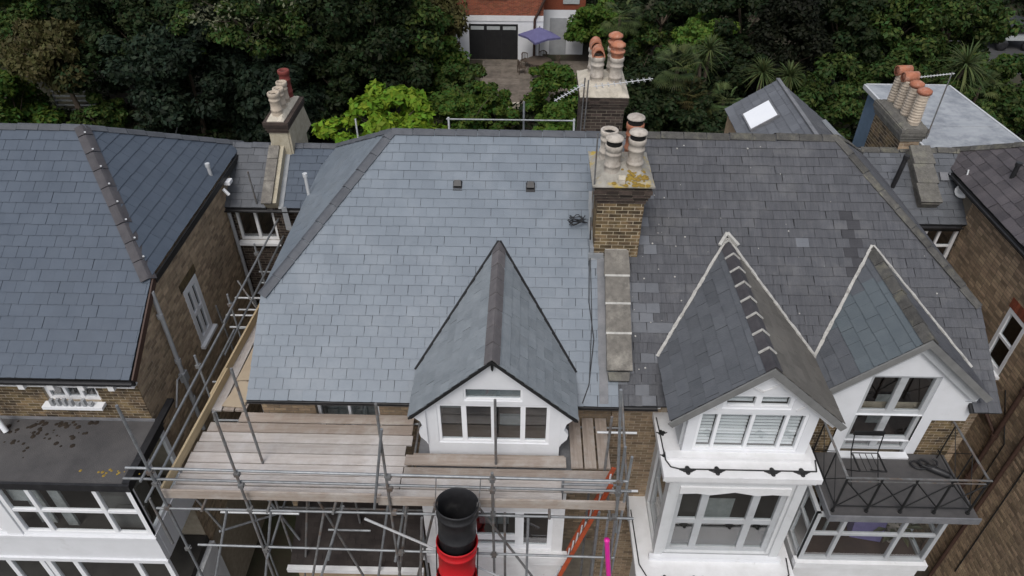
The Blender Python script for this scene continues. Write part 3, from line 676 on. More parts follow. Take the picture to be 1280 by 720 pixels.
# centre house: bay below the dormer and the lean-to roof beside it (seen under the scaffold)
bay = MB(); holes_wall(bay, (0, 7.55, 0), (1, 0, 0), (0, -1, 0), [(-1.75, 0), (.82, 0), (.82, 7.0), (-1.75, 7.0)], [(-1.55, .62, 5.05, 6.28)])
bay.face([(-1.75, 7.55, 0), (-1.75, 7.55, 7), (-1.75, 8.95, 7), (-1.75, 8.95, 0)]); bay.face([(.82, 7.55, 0), (.82, 8.95, 0), (.82, 8.95, 7), (.82, 7.55, 7)])
bay = part('bay_window', bay, 'white_grubby', CH)
window(CH, (-1.55, 7.55, 5.05), (1, 0, 0), (0, -1, 0), 2.17, 1.23, (1.0, 1.5, .9), rowmap=[(1,), (.3, 1), (1,)], fw_=.09, bar=.16, inset=.03, name='bay_casement', room='dark_room_brown', curtain=[(.36, .62, .2, .9, .3)])
part('bay_sill', MB().box(-1.85, .92, 7.40, 7.56, 4.86, 5.02).box(-1.80, .87, 7.44, 7.56, 4.70, 4.855), 'white_grubby', CH)
part('bay_roof', MB().box(-1.85, .92, 7.45, 8.95, 7.0, 7.06), 'lead_grey', CH)
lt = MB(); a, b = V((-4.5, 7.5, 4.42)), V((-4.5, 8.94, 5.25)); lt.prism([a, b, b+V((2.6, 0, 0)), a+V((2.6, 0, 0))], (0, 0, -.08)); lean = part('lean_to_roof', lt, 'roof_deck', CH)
stl = []; d_ = (b-a).normalized(); slate_field(stl, lean, frame(a, (1, 0, 0), d_), [(0, 0), (2.6, 0), (2.6, (b-a).length), (0, (b-a).length)], .25, .1, 'slate_shaded', 1.0)
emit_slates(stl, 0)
part('lean_to_gutter', MB().box(-4.55, -1.86, 7.40, 7.5, 4.30, 4.41), 'white_grubby', CH)
part('lean_to_wall', MB().box(-4.45, -1.9, 7.6, 7.7, 0, 4.3), 'stock_brick_brown', CH)
m_ = MB(); m_.tube((-3.35, 8.88, 6.5), (-3.35, 8.88, 6.9), .05, 8); m_.box(-3.5, -3.3, 8.75, 8.93, 6.35, 6.5); part('rainwater_hopper', m_, 'pvc_white', CH)

# ================================================================== RIGHT HOUSE
RH = thing('terraced_house', 'brick house with weathered dark slate roof, two white gabled dormers and a balcony', 'house', (5, 11, 0), 'row of brick villas')
st = []
XR = 8.42; ZS2 = zr(10.25); Y1, Y2 = 10.25, 16.15; AX = 6.23
mainpoly = [(1.72, -.03), (XR, -.03), (XR, S(10.25)), (AX, S(YR)), (1.72, S(YR))]
roof = deck(RH, [FMAIN @ V((a, b, 0)) for a, b in notched(mainpoly, [(2.58, 5.16), (5.33, 7.9)])])
def oldmat(W, k):
    if 10.55 < W.y < 11.85 and -.13 < W.x-(6.28-.05*(W.y-11.2)) < .12: return 'slate_stained'
    if W.x < 2.75 and W.y < 10.0 and random.random() < (.55 if W.x > 2.1 else .1): return 'slate_light'
    if W.x < 2.5 and random.random() < .28: return 'slate_light'
    return 'slate_light' if random.random() < .006 else 'slate_old'
slate_field(st, roof, FMAIN, mainpoly, .252, .192, oldmat, 1.7, off=.08, mask=outside([(3.87, 1.42, 9.73, 8.47), (6.60, 1.42, 9.68, 8.42)]))
apexR = V((AX, YR, ZR)); s_ = apexR-V((XR, YR, ZS2)); Lh = s_.length; FH = frame((XR, 0, ZS2), (0, 1, 0), s_); nH = FH.to_3x3() @ V((0, 0, 1))
hip = deck(RH, [(XR, Y1, ZS2), apexR, (XR, Y2, ZS2)], 'hip_roof')
slate_field(st, hip, FH, [(Y1, 0), (Y2, 0), (YR, Lh)], .252, .192, 'slate_old', 1.5)
deck(RH, [(1.72, Y2, ZS2), (XR, Y2, ZS2), apexR, (1.72, YR, ZR)], 'rear_roof', 'slate_old')
ridge_tiles(roof, (1.78, YR, ZR), apexR, NMAIN, NBACK, 'ridge_old', wing=.16, ln=.46, jit=3)
ridge_tiles(roof, (XR, Y1-.02, ZS2), apexR, NMAIN, nH, 'ridge_old', wing=.14, ln=.46, name='hip_tile', jit=3)
ridge_tiles(roof, (XR, Y2, ZS2), apexR, NBACK, nH, 'ridge_old', wing=.14, ln=.46, name='hip_tile', jit=3)
def tealmat(W, k):
    if W.x > 6.6: return 'slate_old'
    return 'slate_teal' if W.z > 8.75+random.uniform(0, .2) and W.y < 10.3 else 'slate_dark'
dormer(RH, st, 'dormer_roof', 3.87, 7.84, 9.73, 1.42, 8.47, lambda W, k: 'slate_moss' if W.x > 3.87 else 'slate_dark', 'ridge_brown', .32, .235, 'mortar_white', mortar='mortar_white')
dormer(RH, st, 'dormer_roof', 6.60, 8.60, 9.68, 1.42, 8.42, tealmat, 'ridge_old', .34, .235, 'mortar_white')
emit_slates(st)
lc = MB()
for i in range(70):
    x = random.uniform(1.9, 8.0) if i % 3 else random.gauss(2.35, .3); y = random.uniform(8.9, 13.0); r_ = random.uniform(.006, .020)
    if x < 1.97 or x > 8.3-max(0, (y-10.2)*.72) or any(abs(x-xc) < 1.42 and y < YE+(zp-.0-.9*abs(x-xc)-8)/TAN+.1 for xc, zp in ((3.87, 9.73), (6.6, 9.68))): continue
    c_ = P(x, y)+NMAIN*.028; lc.lathe(c_, [(r_, 0), (r_*.8, .003), (.001, .004)], 6, axis=NMAIN)
part('lichen', lc, 'mortar_white', roof, kind='stuff')
part('mortar_peak', MB().beam((3.87, 11.36, 9.84), (3.70, 11.12, 9.72), .06, .05).beam((3.87, 11.36, 9.84), (4.05, 11.12, 9.72), .06, .05), 'mortar_white', roof)
# first dormer: white timber gable with shuttered casements
gable_face(RH, 'dormer_wall', 3.87, 8.0, 9.73, 1.42, 8.47, 2.80, 4.94, 7.40, [(2.97, 4.77, 7.56, 8.52), (3.30, 4.44, 8.62, 8.97)])
window(RH, (2.97, 8.0, 7.56), (1, 0, 0), (0, -1, 0), 1.80, .96, (.62, 1.25, 1.25, .62), (1,), fw_=.05, bar=.055, inset=.02, name='dormer_window', glass='glass_clear', blinds=.075, room='pale_room')
window(RH, (3.30, 8.0, 8.62), (1, 0, 0), (0, -1, 0), 1.14, .35, (1, 1), fw_=.06, bar=.10, inset=.02, name='transom_window', glass='glass_clear', blinds=.075, room='pale_room')
for a_, b_ in (((3.87, 7.985, 9.05), (3.50, 7.985, 9.30)), ((3.87, 7.985, 9.05), (4.24, 7.985, 9.30)), ((3.22, 7.985, 8.62), (3.02, 7.985, 8.80)), ((4.52, 7.985, 8.62), (4.72, 7.985, 8.80))): part('gable_rib', MB().beam(a_, b_, .03, .02, (0, 1, 0)), 'white_grubby', RH)
barge(RH, 3.87, 7.80, 9.74, 1.46, 8.44, 'barge_grey', wd=.12, drop=.0); barge(RH, 3.87, 7.93, 9.70, 1.42, 8.43, 'white_grubby', wd=.17, drop=.02, th=.025)
part('side_casement', MB().box(2.745, 2.795, 8.06, 8.5, 7.62, 8.3), 'grey_paint', RH)
# second dormer: white rendered gable with glazed doors to the balcony
YD = 8.75
gable_face(RH, 'dormer_wall', 6.60, YD, 9.68, 1.42, 8.42, 5.47, 8.02, 7.60, [(6.02, 7.22, 7.0, 8.70)])
fw2 = MB(); holes_wall(fw2, (0, YD, 0), (1, 0, 0), (0, -1, 0), [(5.80, 6.65), (7.42, 6.65), (7.42, 7.601), (5.80, 7.601)], [(6.02, 7.22, 6.5, 7.70)], .1); part('door_surround', fw2, 'white_paint', RH)
window(RH, (6.02, YD, 6.72), (1, 0, 0), (0, -1, 0), 1.20, 1.98, (1, 1), (.22, .75, .95), fmat='grey_paint', glass='glass', fw_=.07, bar=.13, inset=.04, name='balcony_doors', room='dark_room_brown', roomdep=1.2, curtain=[(.55, .9, .05, .45, .5)])
part('door_step', MB().box(5.98, 7.26, YD-.14, YD-.002, 6.655, 6.70), 'white_paint', RH)
for x0, x1 in ((5.15, 5.80), (7.42, 8.06)):
    b_ = part('dormer_brickwork', MB().box(x0, x1, YD+.04, YD+.2, 6.5, 7.61), 'mortar', RH)
    part('bricks', bricks((x0, YD+.04, 6.5), (1, 0, 0), (0, -1, 0), [(0, 0), (x1-x0, 0), (x1-x0, 1.1), (0, 1.1)]), 'stock_brick_yellow', b_, kind='stuff')
barge(RH, 6.60, 8.56, 9.69, 1.50, 8.37, 'barge_grey', wd=.12, drop=.0); barge(RH, 6.60, 8.67, 9.66, 1.44, 8.39, 'grey_paint', wd=.24, drop=.02, th=.025)
# front wall and eaves
part('fascia', MB().box(1.72, 2.42, 8.66, 8.70, 7.80, 7.96), 'black_iron', RH); part('soffit', MB().box(1.70, 2.5, 8.70, 8.97, 7.81, 7.83), 'white_grubby', RH)
gutter(RH, (1.74, 8.585, 7.95), (2.42, 8.585, 7.95)); eaves_brackets(RH, 1.98, 2.5, .36)
w_ = MB(); holes_wall(w_, (0, 8.95, 0), (1, 0, 0), (0, -1, 0), [(1.69, 0), (8.35, 0), (8.35, 7.85), (1.69, 7.85)], [(2.7, 4.9, 4.9, 7.6), (5.9, 7.3, 6.6, 7.6)], .10)
sw_ = MB(); sw_.face([(8.35, 8.95, 0), (8.35, 17, 0), (8.35, 16.1, 9), (8.35, 10.2, 9), (8.35, 8.95, 7.9)]); part('side_wall', sw_, 'stock_brick_brown', RH); sw_ = MB(); sw_.face([(1.69, 16.15, 0), (8.35, 16.15, 0), (8.35, 16.15, 9), (1.69, 16.15, 9)]); part('rear_wall', sw_, 'stock_brick_brown', RH)
wall = part('front_wall', w_, 'mortar', RH)
part('bricks', bricks((0, 8.95, 0), (1, 0, 0), (0, -1, 0), [(1.69, 1.2), (8.35, 1.2), (8.35, 7.85), (1.69, 7.85)], [(2.6, 8.1, 6.4, 7.85), (2.6, 5.0, 4.5, 7.0)]), 'stock_brick', wall, kind='stuff')
# ---- bay under the first dormer
def ledge(x0, x1, y0, y1, z, th, name='bay_cornice'):
    mb = MB(); mb.box(x0, x1, y0, y1, z-th, z); mb.box(x0+.05, x1-.05, y0+.05, y1, z-th-.09, z-th-.001); mb.box(x0+.10, x1-.10, y0+.10, y1, z-th-.17, z-th-.091)
    return part(name, mb, 'white_grubby', RH)
ledge(2.44, 5.12, 7.50, 8.95, 7.45, .12)
part('ledge_upstand', MB().box(2.52, 5.02, 7.86, 8.02, 7.452, 7.52), 'white_grubby', RH)
bf = MB(); BX0, BX1, BY = 2.60, 4.92, 7.62
holes_wall(bf, (0, BY, 0), (1, 0, 0), (0, -1, 0), [(BX0, 0), (BX1, 0), (BX1, 7.2), (BX0, 7.2)], [(BX0+.2, BX1-.2, 4.98, 6.98)], .12)
holes_wall(bf, (BX0, 0, 0), (0, 1, 0), (-1, 0, 0), [(BY, 0), (8.95, 0), (8.95, 7.2), (BY, 7.2)], [(BY+.22, 8.72, 4.98, 6.98)], .12)
bf.face([(BX1, BY, 0), (BX1, 8.95, 0), (BX1, 8.95, 7.2), (BX1, BY, 7.2)])
part('bay_window', bf, 'bay_white', RH)
window(RH, (BX0+.2, BY, 4.98), (1, 0, 0), (0, -1, 0), BX1-BX0-.4, 2.0, (.62, 1.35, .62), (1, 1.15), fmat='grey_paint', glass='glass', fw_=.09, bar=.13, inset=.05, name='sash_window', room='dark_room', roomdep=1.2, curtain=[(.3, .7, .05, .4, .55)])
window(RH, (BX0, 8.72, 4.98), (0, -1, 0), (-1, 0, 0), 8.72-BY-.22, 2.0, (1, ), (1, 1.15), fmat='grey_paint', glass='glass', fw_=.1, bar=.08, inset=.05, name='sash_window', room='dark_room', roomdep=.6)
val = [(BX0+.2, 6.98), (BX0+.2, 6.86), (BX0+.5, 6.88), (BX0+.75, 6.84), (BX0+1.16, 6.93), (BX1-.75, 6.84), (BX1-.5, 6.88), (BX1-.2, 6.86), (BX1-.2, 6.98)]
vb = MB()
for (xa, za), (xb, zb_) in zip(val[1:-2], val[2:-1]): vb.prism([(xa, BY-.03, za), (xb, BY-.03, zb_), (xb, BY-.03, 7.05), (xa, BY-.03, 7.05)], (0, .029, 0))
part('shaped_valance', vb, 'white_grubby', RH)
for x in (BX0-.02, BX1-.14): part('corner_post', MB().box(x, x+.16, BY-.05, BY-.002, 4.9, 7.2), 'bay_white', RH)
ledge(2.22, 5.2, 6.98, 8.95, 4.86, .12)
part('ledge_upstand', MB().box(2.5, 5.0, 7.5, 7.60, 4.862, 4.96), 'white_paint', RH)
def quatrefoil(house, x, y, z, s=.085, ang=0):
    mb = MB()
    for a in range(4):
        an = a*math.pi/2+ang; mb.lathe((x+.62*s*math.cos(an), y+.62*s*math.sin(an), z), [(.001, .022), (s*.42, .022), (s*.46, .012), (s*.46, 0)], 8)
    mb.box(x-s*.5, x+s*.5, y-s*.5, y+s*.5, z, z+.025); mb.prism([(x-s*1.7, y+.01, z), (x+s*1.7, y+.01, z), (x+s*.4, y-s*.5, z), (x-s*.4, y-s*.5, z)], (0, 0, .018))
    part('iron_ornament', mb, 'black_iron', house)
for x in (2.86, 3.36, 4.30, 4.80): quatrefoil(RH, x, 7.64, 7.452)
for y in (7.95, 8.45): quatrefoil(RH, 2.53, y, 7.452, .06, .3)
for x in (2.75, 3.3, 4.2, 4.75): quatrefoil(RH, x, 7.12, 4.862, .075)
part('lightning_cable', MB().path([(2.48, 8.8, 7.47), (2.50, 8.3, 7.47), (2.51, 7.85, 7.47), (2.58, 7.70, 7.47), (2.72, 7.66, 7.47), (5.05, 7.66, 7.47), (5.10, 7.9, 7.47)], .012), 'black_iron', RH)
part('lightning_cable', MB().path([(2.27, 8.6, 4.88), (2.30, 7.4, 4.88), (2.42, 7.14, 4.88), (4.95, 7.12, 4.88), (5.1, 7.25, 4.88), (5.14, 7.6, 4.88)], .012), 'black_iron', RH)
# ---- balcony and the glazed room under it
bx0, bx1, by0, zb = 5.42, 7.98, 7.36, 6.65
part('balcony_floor', MB().box(bx0, bx1, by0, 8.74, zb-.06, zb), 'felt_roof', RH)
part('balcony_fascia', MB().box(bx0-.03, bx1+.03, by0-.03, by0-.001, zb-.13, zb+.02).box(bx0+.02, bx1-.02, by0+.03, 8.7, zb-.22, zb-.062).box(bx0-.03, bx0-.001, by0, 8.74, zb-.13, zb+.02), 'lead_grey', RH)
gl0, gl1, gy = 5.30, 7.66, 7.50
window(RH, (gl0, gy, 5.02), (1, 0, 0), (0, -1, 0), gl1-gl0, 1.45, (.55, 1.25, .75), (1.1, .8), fmat='grey_paint', glass='glass_clear', fw_=.07, bar=.065, inset=0, name='glazed_front', room=None)
window(RH, (gl0, 8.7, 5.02), (0, -1, 0), (-1, 0, 0), 1.18, 1.45, (1, 1), (1.1, .8), fmat='grey_paint', glass='glass', fw_=.08, bar=.07, inset=0, name='glazed_side', room=None)
window(RH, (gl1, gy+.02, 5.02), (0, 1, 0), (1, 0, 0), 1.18, 1.45, (1, 1), (1.1, .8), fmat='grey_paint', glass='glass', fw_=.08, bar=.07, inset=0, name='glazed_side', room=None)
part('glazed_room_floor', MB().box(gl0+.08, gl1-.08, gy+.1, 8.9, 4.85, 5.0), 'dark_room_brown', RH)
part('glazed_room_plinth', MB().box(gl0, gl1, gy, 8.9, 0, 4.84).box(gl0-.06, gl1+.06, gy-.08, gy+.08, 4.845, 5.015), 'white_grubby', RH)
pz = MB(); pz.prism([(6.45, 8.0, 5.02), (7.0, 7.9, 5.02), (7.1, 8.3, 5.02), (6.5, 8.45, 5.02)], (0, .08, .6)); pz.prism([(6.4, 8.35, 5.5), (7.0, 8.3, 5.5), (7.02, 8.5, 5.5), (6.42, 8.5, 5.5)], (0, 0, .65))
armchair = part('armchair', pz, 'purple_cloth', None, label='purple upholstered armchair inside the glazed room under the balcony', cat='armchair')
pt = thing('potted_plant', 'leafy pot plant inside the right end of the glazed room', 'plant', (7.25, 8.0, 5.0))
part('plant_pot', MB().lathe((7.25, 8.0, 5.0), [(.12, 0), (.16, .3), (.17, .3), (.17, .34), (.14, .34), (.001, .30)], 12), 'pot_white', pt)
pm_ = MB()
for i in range(60):
    az = random.uniform(0, 6.28); el = random.uniform(.1, 1.4); d = V((math.cos(az)*math.cos(el), math.sin(az)*math.cos(el), math.sin(el))); o_ = V((7.25, 8.0, 5.35)); L_ = random.uniform(.3, .7); q = d.cross(V((0, 0, 1))).normalized()*.05; pm_.face([o_+d*L_*.4, o_+d*L_*.7-q, o_+d*L_+V((0, 0, -.08)), o_+d*L_*.7+q], random.random())
part('leaves', pm_, 'leaf_pale', pt, kind='stuff')
wt = MB(); wt.box(5.95, 6.30, 8.1, 8.6, 5.7, 5.74)
for x_, y_ in ((5.97, 8.12), (6.25, 8.12), (5.97, 8.55), (6.25, 8.55)): wt.box(x_, x_+.04, y_, y_+.04, 5.001, 5.699)
link('side_table', wt.mesh('side_table', 'curtain_pale'), None, label='pale side table inside the glazed room beside the armchair', cat='table')
# balcony railing: a thing bolted to the floor, made of posts, rails and crossed braces
RL = thing('balcony_railing', 'black iron balcony railing with crossed braces', 'railing', (6.7, 7.45, zb))
zt_, zl = 7.58, 6.80; ry = by0+.10; rx0, rx1 = bx0+.06, bx1-.16
xs = [rx0+(rx1-rx0)*i/4 for i in range(5)]; tilt = V((0, 0, 0))
for x in xs: part('post', MB().tube((x, ry, zb), (x, ry, zt_), .022, 6).tube((x, ry, zb), (x, ry, zb+.03), .035, 8), 'black_iron', RL)
for y in (8.02, 8.66):
    for x in (rx0, rx1): part('post', MB().tube((x, y, zb), (x, y, zt_), .013, 6), 'black_iron', RL)
part('top_rail', MB().beam((rx0-.03, ry, zt_), (rx1+.05, ry, zt_), .035, .014), 'steel_dull', RL)
part('rail', MB().beam((rx0, ry, zt_-.09), (rx1, ry, zt_-.09), .02, .012), 'steel_dull', RL); part('rail', MB().beam((rx0, ry, zl), (rx1, ry, zl), .022, .012), 'black_iron', RL)
for a, b in zip(xs[:-1], xs[1:]):
    part('cross_brace', MB().tube((a, ry-.012, zl), (b, ry-.012, zt_-.09), .014, 5), 'black_iron', RL); part('cross_brace', MB().tube((a, ry+.012, zt_-.09), (b, ry+.012, zl), .014, 5), 'black_iron', RL)
for x in (rx0, rx1):
    part('top_rail', MB().beam((x, ry+.03, zt_), (x, 8.74, zt_), .04, .016), 'steel_dull', RL); part('rail', MB().beam((x, ry, zl), (x, 8.74, zl), .02, .012), 'black_iron', RL)
    for a, b in ((ry, 8.02), (8.02, 8.66)):
        part('cross_brace', MB().tube((x-.012, a, zl), (x-.012, b, zt_), .008, 5), 'black_iron', RL); part('cross_brace', MB().tube((x+.012, a, zt_), (x+.012, b, zl), .008, 5), 'black_iron', RL)
# wire chair and a dark bundle on the balcony
WC = thing('wire_chair', 'folding black wire chair standing on the balcony before the doors', 'chair', (6.25, 8.2, zb))
q = MB()
for i in range(5): q.tube((6.02+.11*i, 7.98, zb+.45), (6.02+.11*i, 8.36, zb+.45), .007, 5)
q.path([(6.0, 7.97, zb+.45), (6.48, 7.97, zb+.45), (6.48, 8.38, zb+.45), (6.0, 8.38, zb+.45), (6.0, 7.97, zb+.45)], .01); part('seat', q, 'black_iron', WC)
q = MB(); q.path([(6.0, 8.40, zb+.45), (5.98, 8.50, zb+.88), (6.50, 8.50, zb+.88), (6.48, 8.40, zb+.45)], .011); q.box(5.97, 6.51, 8.49, 8.52, zb+.80, zb+.90); part('backrest', q, 'black_iron', WC)
for x in (6.0, 6.48):
    part('leg', MB().tube((x, 7.97, zb+.45), (x, 8.36, zb), .011, 5), 'black_iron', WC); part('leg', MB().tube((x, 8.40, zb+.45), (x, 7.99, zb), .011, 5), 'black_iron', WC)
hb = MB(); prev = None
hose = [V((7.30+.12*math.cos(a*.55)+.012*a, 8.45+.10*math.sin(a*.55), zb+.03+.004*a)) for a in range(26)]
hb.path(hose, .022, 6); link('coiled_hose', hb.mesh('coiled_hose', 'black_plastic'), None, label='black hose coiled on the balcony beside the door step', cat='hose')
rb = MB(); rb.lathe((7.48, 8.42, zb+.07), [(.001, 0), (.05, .005), (.065, .05), (.07, .2), (.06, .38), (.05, .42), (.001, .425)], 10, axis=(.85, -.5, -.03)); link('rolled_mat', rb.mesh('rolled_mat', 'black_plastic'), None, label='dark rolled mat lying on the balcony by the coiled hose', cat='mat')
# ---- rear wing with a skylight, seen over the ridge
wx, wz, wyb, wyf = 7.14, 9.50, 19.68, 15.5; wl, wle = 5.80, 8.60; wr, wre = 8.85, 8.5
sw = []
sL = V((wx-wl, 0, wz-wle)); FW = frame((wl, 0, wle), (0, -1, 0), sL); rw = deck(RH, [(wl, wyf, wle), (wx, wyf, wz), (wx, wyb, wz), (wl, wyb, wle)], 'rear_wing_roof')
slate_field(sw, rw, FW, [(-wyf, 0), (-wyb, 0), (-wyb, sL.length), (-wyf, sL.length)], .3, .24, 'slate_light', 1.0)
sR = V((wx-wr, 0, wz-wre)); FW2 = frame((wr, 0, wre), (0, 1, 0), sR)
rw2 = deck(RH, [(wr, wyf, wre), (wr, 17.6, wre), (wx, wyb, wz), (wx, wyf, wz)], 'rear_wing_roof', 'lead_grey')
slate_field(sw, rw2, FW2, [(wyf, 0), (17.6, 0), (wyb, sR.length), (wyf, sR.length)], .3, .24, 'slate_old', 1.0)
emit_slates(sw, 0)
n1, n2 = FW.to_3x3() @ V((0, 0, 1)), FW2.to_3x3() @ V((0, 0, 1))
part('ridge_lead', MB().beam(V((wx, wyf, wz+.03)), V((wx, wyb+.03, wz+.03)), .10, .05), 'lead_grey', rw)
part('rear_wing_wall', MB().box(wl+.1, wr-.1, 15.9, 17.5, 0, 8.4).prism([(wl+.1, 17.501, 0), (wx, 17.501, 0), (wx, 17.501, 8.45), (wl+.1, 17.501, 8.45)], (0, 2.1, 0)), 'stock_brick_brown', RH)
def onF(F, t, s, h): return F @ V((t, s, h))
sk = MB(); t0, t1, s0_, s1_ = -18.80, -17.80, .34, 1.16
sk.prism([onF(FW, t0, s0_, .02), onF(FW, t1, s0_, .02), onF(FW, t1, s1_, .02), onF(FW, t0, s1_, .02)], n1*.06); skl = part('skylight', sk, 'lead_grey', rw)
sp = MB(); sp.prism([onF(FW, t0+.04, s0_+.04, .082), onF(FW, t1-.04, s0_+.04, .082), onF(FW, t1-.04, s1_-.04, .082), onF(FW, t0+.04, s1_-.04, .082)], n1*.008); part('pane', sp, 'skylight_reflection', skl)
part('lead_apron', MB().prism([onF(FW2, 17.0, .35, .03), onF(FW2, 18.4, .75, .03), onF(FW2, 18.0, 1.05, .03), onF(FW2, 16.6, .7, .03)], n2*.03), 'lead', rw2)

# ================================================================== LEFT HOUSE
LH = thing('terraced_house', 'brick house with smooth dark blue-grey slate roof and a flat-roofed white glazed bay', 'house', (-10, 11, 0), 'row of brick villas')
st = []
XW = -7.02; ye = 8.84; Y1, Y2 = 10.52, 15.95; ZS3 = zr(10.52); AXL = -9.05; XL0 = -12.6
mainpoly = [(XL0, S(ye)), (-7.06, S(ye)), (XW, S(Y1)), (AXL, S(YR)), (XL0, S(YR))]
roof = deck(LH, [FMAIN @ V((a, b, 0)) for a, b in mainpoly])
slate_field(st, roof, FMAIN, mainpoly, .275, .231, 'slate_left', .8, off=.11)
apexL = V((AXL, YR, ZR)); s_ = apexL-V((XW, YR, ZS3)); Lh = s_.length; FH = frame((XW, 0, ZS3), (0, 1, 0), s_); nH = FH.to_3x3() @ V((0, 0, 1))
hip = deck(LH, [(XW, Y1, ZS3), (XW, Y2, ZS3), apexL], 'hip_roof')
slate_field(st, hip, FH, [(Y1, 0), (Y2, 0), (YR, Lh)], .275, .231, 'slate_left', .8)
emit_slates(st)
deck(LH, [(XL0, Y2, ZS3), (XW, Y2, ZS3), apexL, (XL0, YR, ZR)], 'rear_roof', 'slate_left')
ridge_tiles(roof, (XL0, YR, ZR), apexL, NMAIN, NBACK, 'ridge_grey', wing=.15, ln=.45)
ridge_tiles(roof, (XW-.02, Y1-.1, ZS3-.03), apexL, NMAIN, nH, 'ridge_brown', wing=.16, ln=.45, name='hip_tile')
ridge_tiles(roof, (XW, Y2, ZS3), apexL, NBACK, nH, 'ridge_grey', wing=.15, ln=.42, name='hip_tile')
d_ = (apexL-V((XW, Y1, ZS3))); nl = d_.length; d_.normalize(); upn = (NMAIN+nH).normalized()
k = .42
while k < nl:      # white fixing clips at the hip joints
    c = V((XW, Y1, ZS3))+d_*k+upn*.05; part('hip_clip', MB().beam(c-d_*.016, c+d_*.016, .032, .02, upn), 'alu_white', roof); k += .45
part('verge_board', MB().prism([P(-7.03, ye)-NMAIN*.14, P(-7.0, ye)-NMAIN*.14, P(-6.98, Y1)-NMAIN*.14, P(-7.01, Y1)-NMAIN*.14], NMAIN*.14), 'brown_iron', LH)
part('fascia', MB().box(XL0, -7.05, 8.90, 8.94, 7.93, 8.10), 'black_iron', LH); part('side_fascia', MB().box(-7.00, -6.965, Y1, Y2, ZS3-.17, ZS3-.03), 'black_iron', LH)
gutter(LH, (XL0, 8.80, 8.09), (-7.05, 8.80, 8.09)); eaves_brackets(LH, -11.9, -7.2, .55, y=8.95, z=7.92)
part('soffit', MB().box(XL0, -7.06, 8.86, 9.01, 7.905, 7.925), 'white_grubby', LH)
part('gutter_outlet', MB().tube((-6.95, 14.1, 9.0), (-6.85, 14.1, 8.85), .04, 8).box(-7.0, -6.86, 14.3, 14.5, 8.98, 9.06), 'pvc_white', LH)
# side wall facing the gap, with a window and downpipe
XS = -7.10; shole = [(11.40, 12.06, 6.62, 8.10)]
spoly = [(9.0, 0), (16.0, 0), (16.0, ZS3-.08), (Y1, ZS3-.08), (9.0, zr(9.0)-.12)]
w_ = MB(); holes_wall(w_, (XS, 0, 0), (0, 1, 0), (1, 0, 0), spoly, shole); wall = part('side_wall', w_, 'mortar', LH)
part('bricks', bricks((XS, 0, 0), (0, 1, 0), (1, 0, 0), [(9.0, 2.6), (14.5, 2.6), (14.5, ZS3-.08), (Y1, ZS3-.08), (9.0, zr(9.0)-.12)], shole), 'stock_brick_side', wall, kind='stuff')
window(LH, (XS, 11.40, 6.62), (0, 1, 0), (1, 0, 0), .66, 1.48, (1, 1), (1, 1), fw_=.13, bar=.10, inset=-.02, sill=.1, name='sash_window', room='pale_room')
part('brick_arch', MB().obox((XS, 11.33, 8.12), (.014, 0, 0), (0, .8, 0), (0, 0, .20)), 'stock_brick_yellow', LH)
dp = MB(); dp.tube((-7.0, 10.3, 9.02), (-7.0, 10.22, 5.2), .045, 10)
for z in (8.4, 7.2, 6.1): dp.tube((-7.0, 10.26, z), (-7.0, 10.26, z+.09), .062, 10)
part('downpipe', dp, 'pvc_grey', LH); part('branch_pipe', MB().path([(-7.0, 10.22, 6.9), (-6.98, 9.98, 6.98), (-6.98, 9.62, 6.55)], .022, 6).box(-7.06, -6.94, 10.18, 10.34, 6.68, 6.92), 'pvc_grey', LH)
# front wall with the small window under the eaves
fholes = [(-8.92, -7.90, 7.38, 7.90)]
w_ = MB(); holes_wall(w_, (0, 9.0, 0), (1, 0, 0), (0, -1, 0), [(XL0, 0), (XS, 0), (XS, 8.05), (XL0, 8.05)], fholes); rw_ = MB(); rw_.face([(XL0, 16, 0), (XS, 16, 0), (XS, 16, 9), (XL0, 16, 9)]); part('rear_wall', rw_, 'stock_brick_brown', LH)
wall = part('front_wall', w_, 'mortar', LH)
part('bricks', bricks((0, 9.0, 0), (1, 0, 0), (0, -1, 0), [(-10.6, 6.7), (XS+.008, 6.7), (XS+.008, 8.05), (-10.6, 8.05)], fholes), 'stock_brick_yellow', wall, kind='stuff')
window(LH, (-8.92, 9.0, 7.38), (1, 0, 0), (0, -1, 0), 1.02, .52, (1, 1, 1), fw_=.07, bar=.06, inset=.05, sill=.16, name='window')
for i in range(7): part('sill_ornament', MB().box(-8.8+i*.12, -8.74+i*.12, 8.86, 8.93, 7.39, 7.39+random.uniform(.05, .16)), 'pvc_grey', LH)
part('white_downpipe', MB().tube((-10.05, 8.85, 7.95), (-9.72, 8.62, 6.92), .05, 8), 'pvc_white', LH)
# flat felt roof over the glazed bay
FX0, FX1, FY0, FZ = -12.4, -6.90, 7.50, 6.90
part('flat_roof', MB().box(FX0, FX1, FY0, 8.99, FZ-.10, FZ), 'felt_roof', LH)
part('roof_edge', MB().box(FX0, FX1+.03, FY0-.05, FY0-.001, FZ-.14, FZ+.03).box(FX1-.10, FX1+.03, FY0, 9.5, FZ+.001, FZ+.06).box(FX1+.001, FX1+.03, FY0, 8.9, FZ-.14, FZ), 'black_plastic', LH)
part('lead_upstand', MB().box(FX0, FX1-.12, 8.95, 8.985, FZ+.001, FZ+.05), 'lead_grey', LH)
mo = MB()
for i in range(70):
    x = random.gauss(-9.0, .55); y = 8.9-abs(random.gauss(0, .3)); r_ = random.uniform(.012, .06)
    mo.lathe((x, y, FZ+.001), [(r_, 0), (r_*.7, r_*.18), (.001, r_*.22)], 6)
part('moss', mo, 'moss_dark', LH, kind='stuff')
mo = MB()
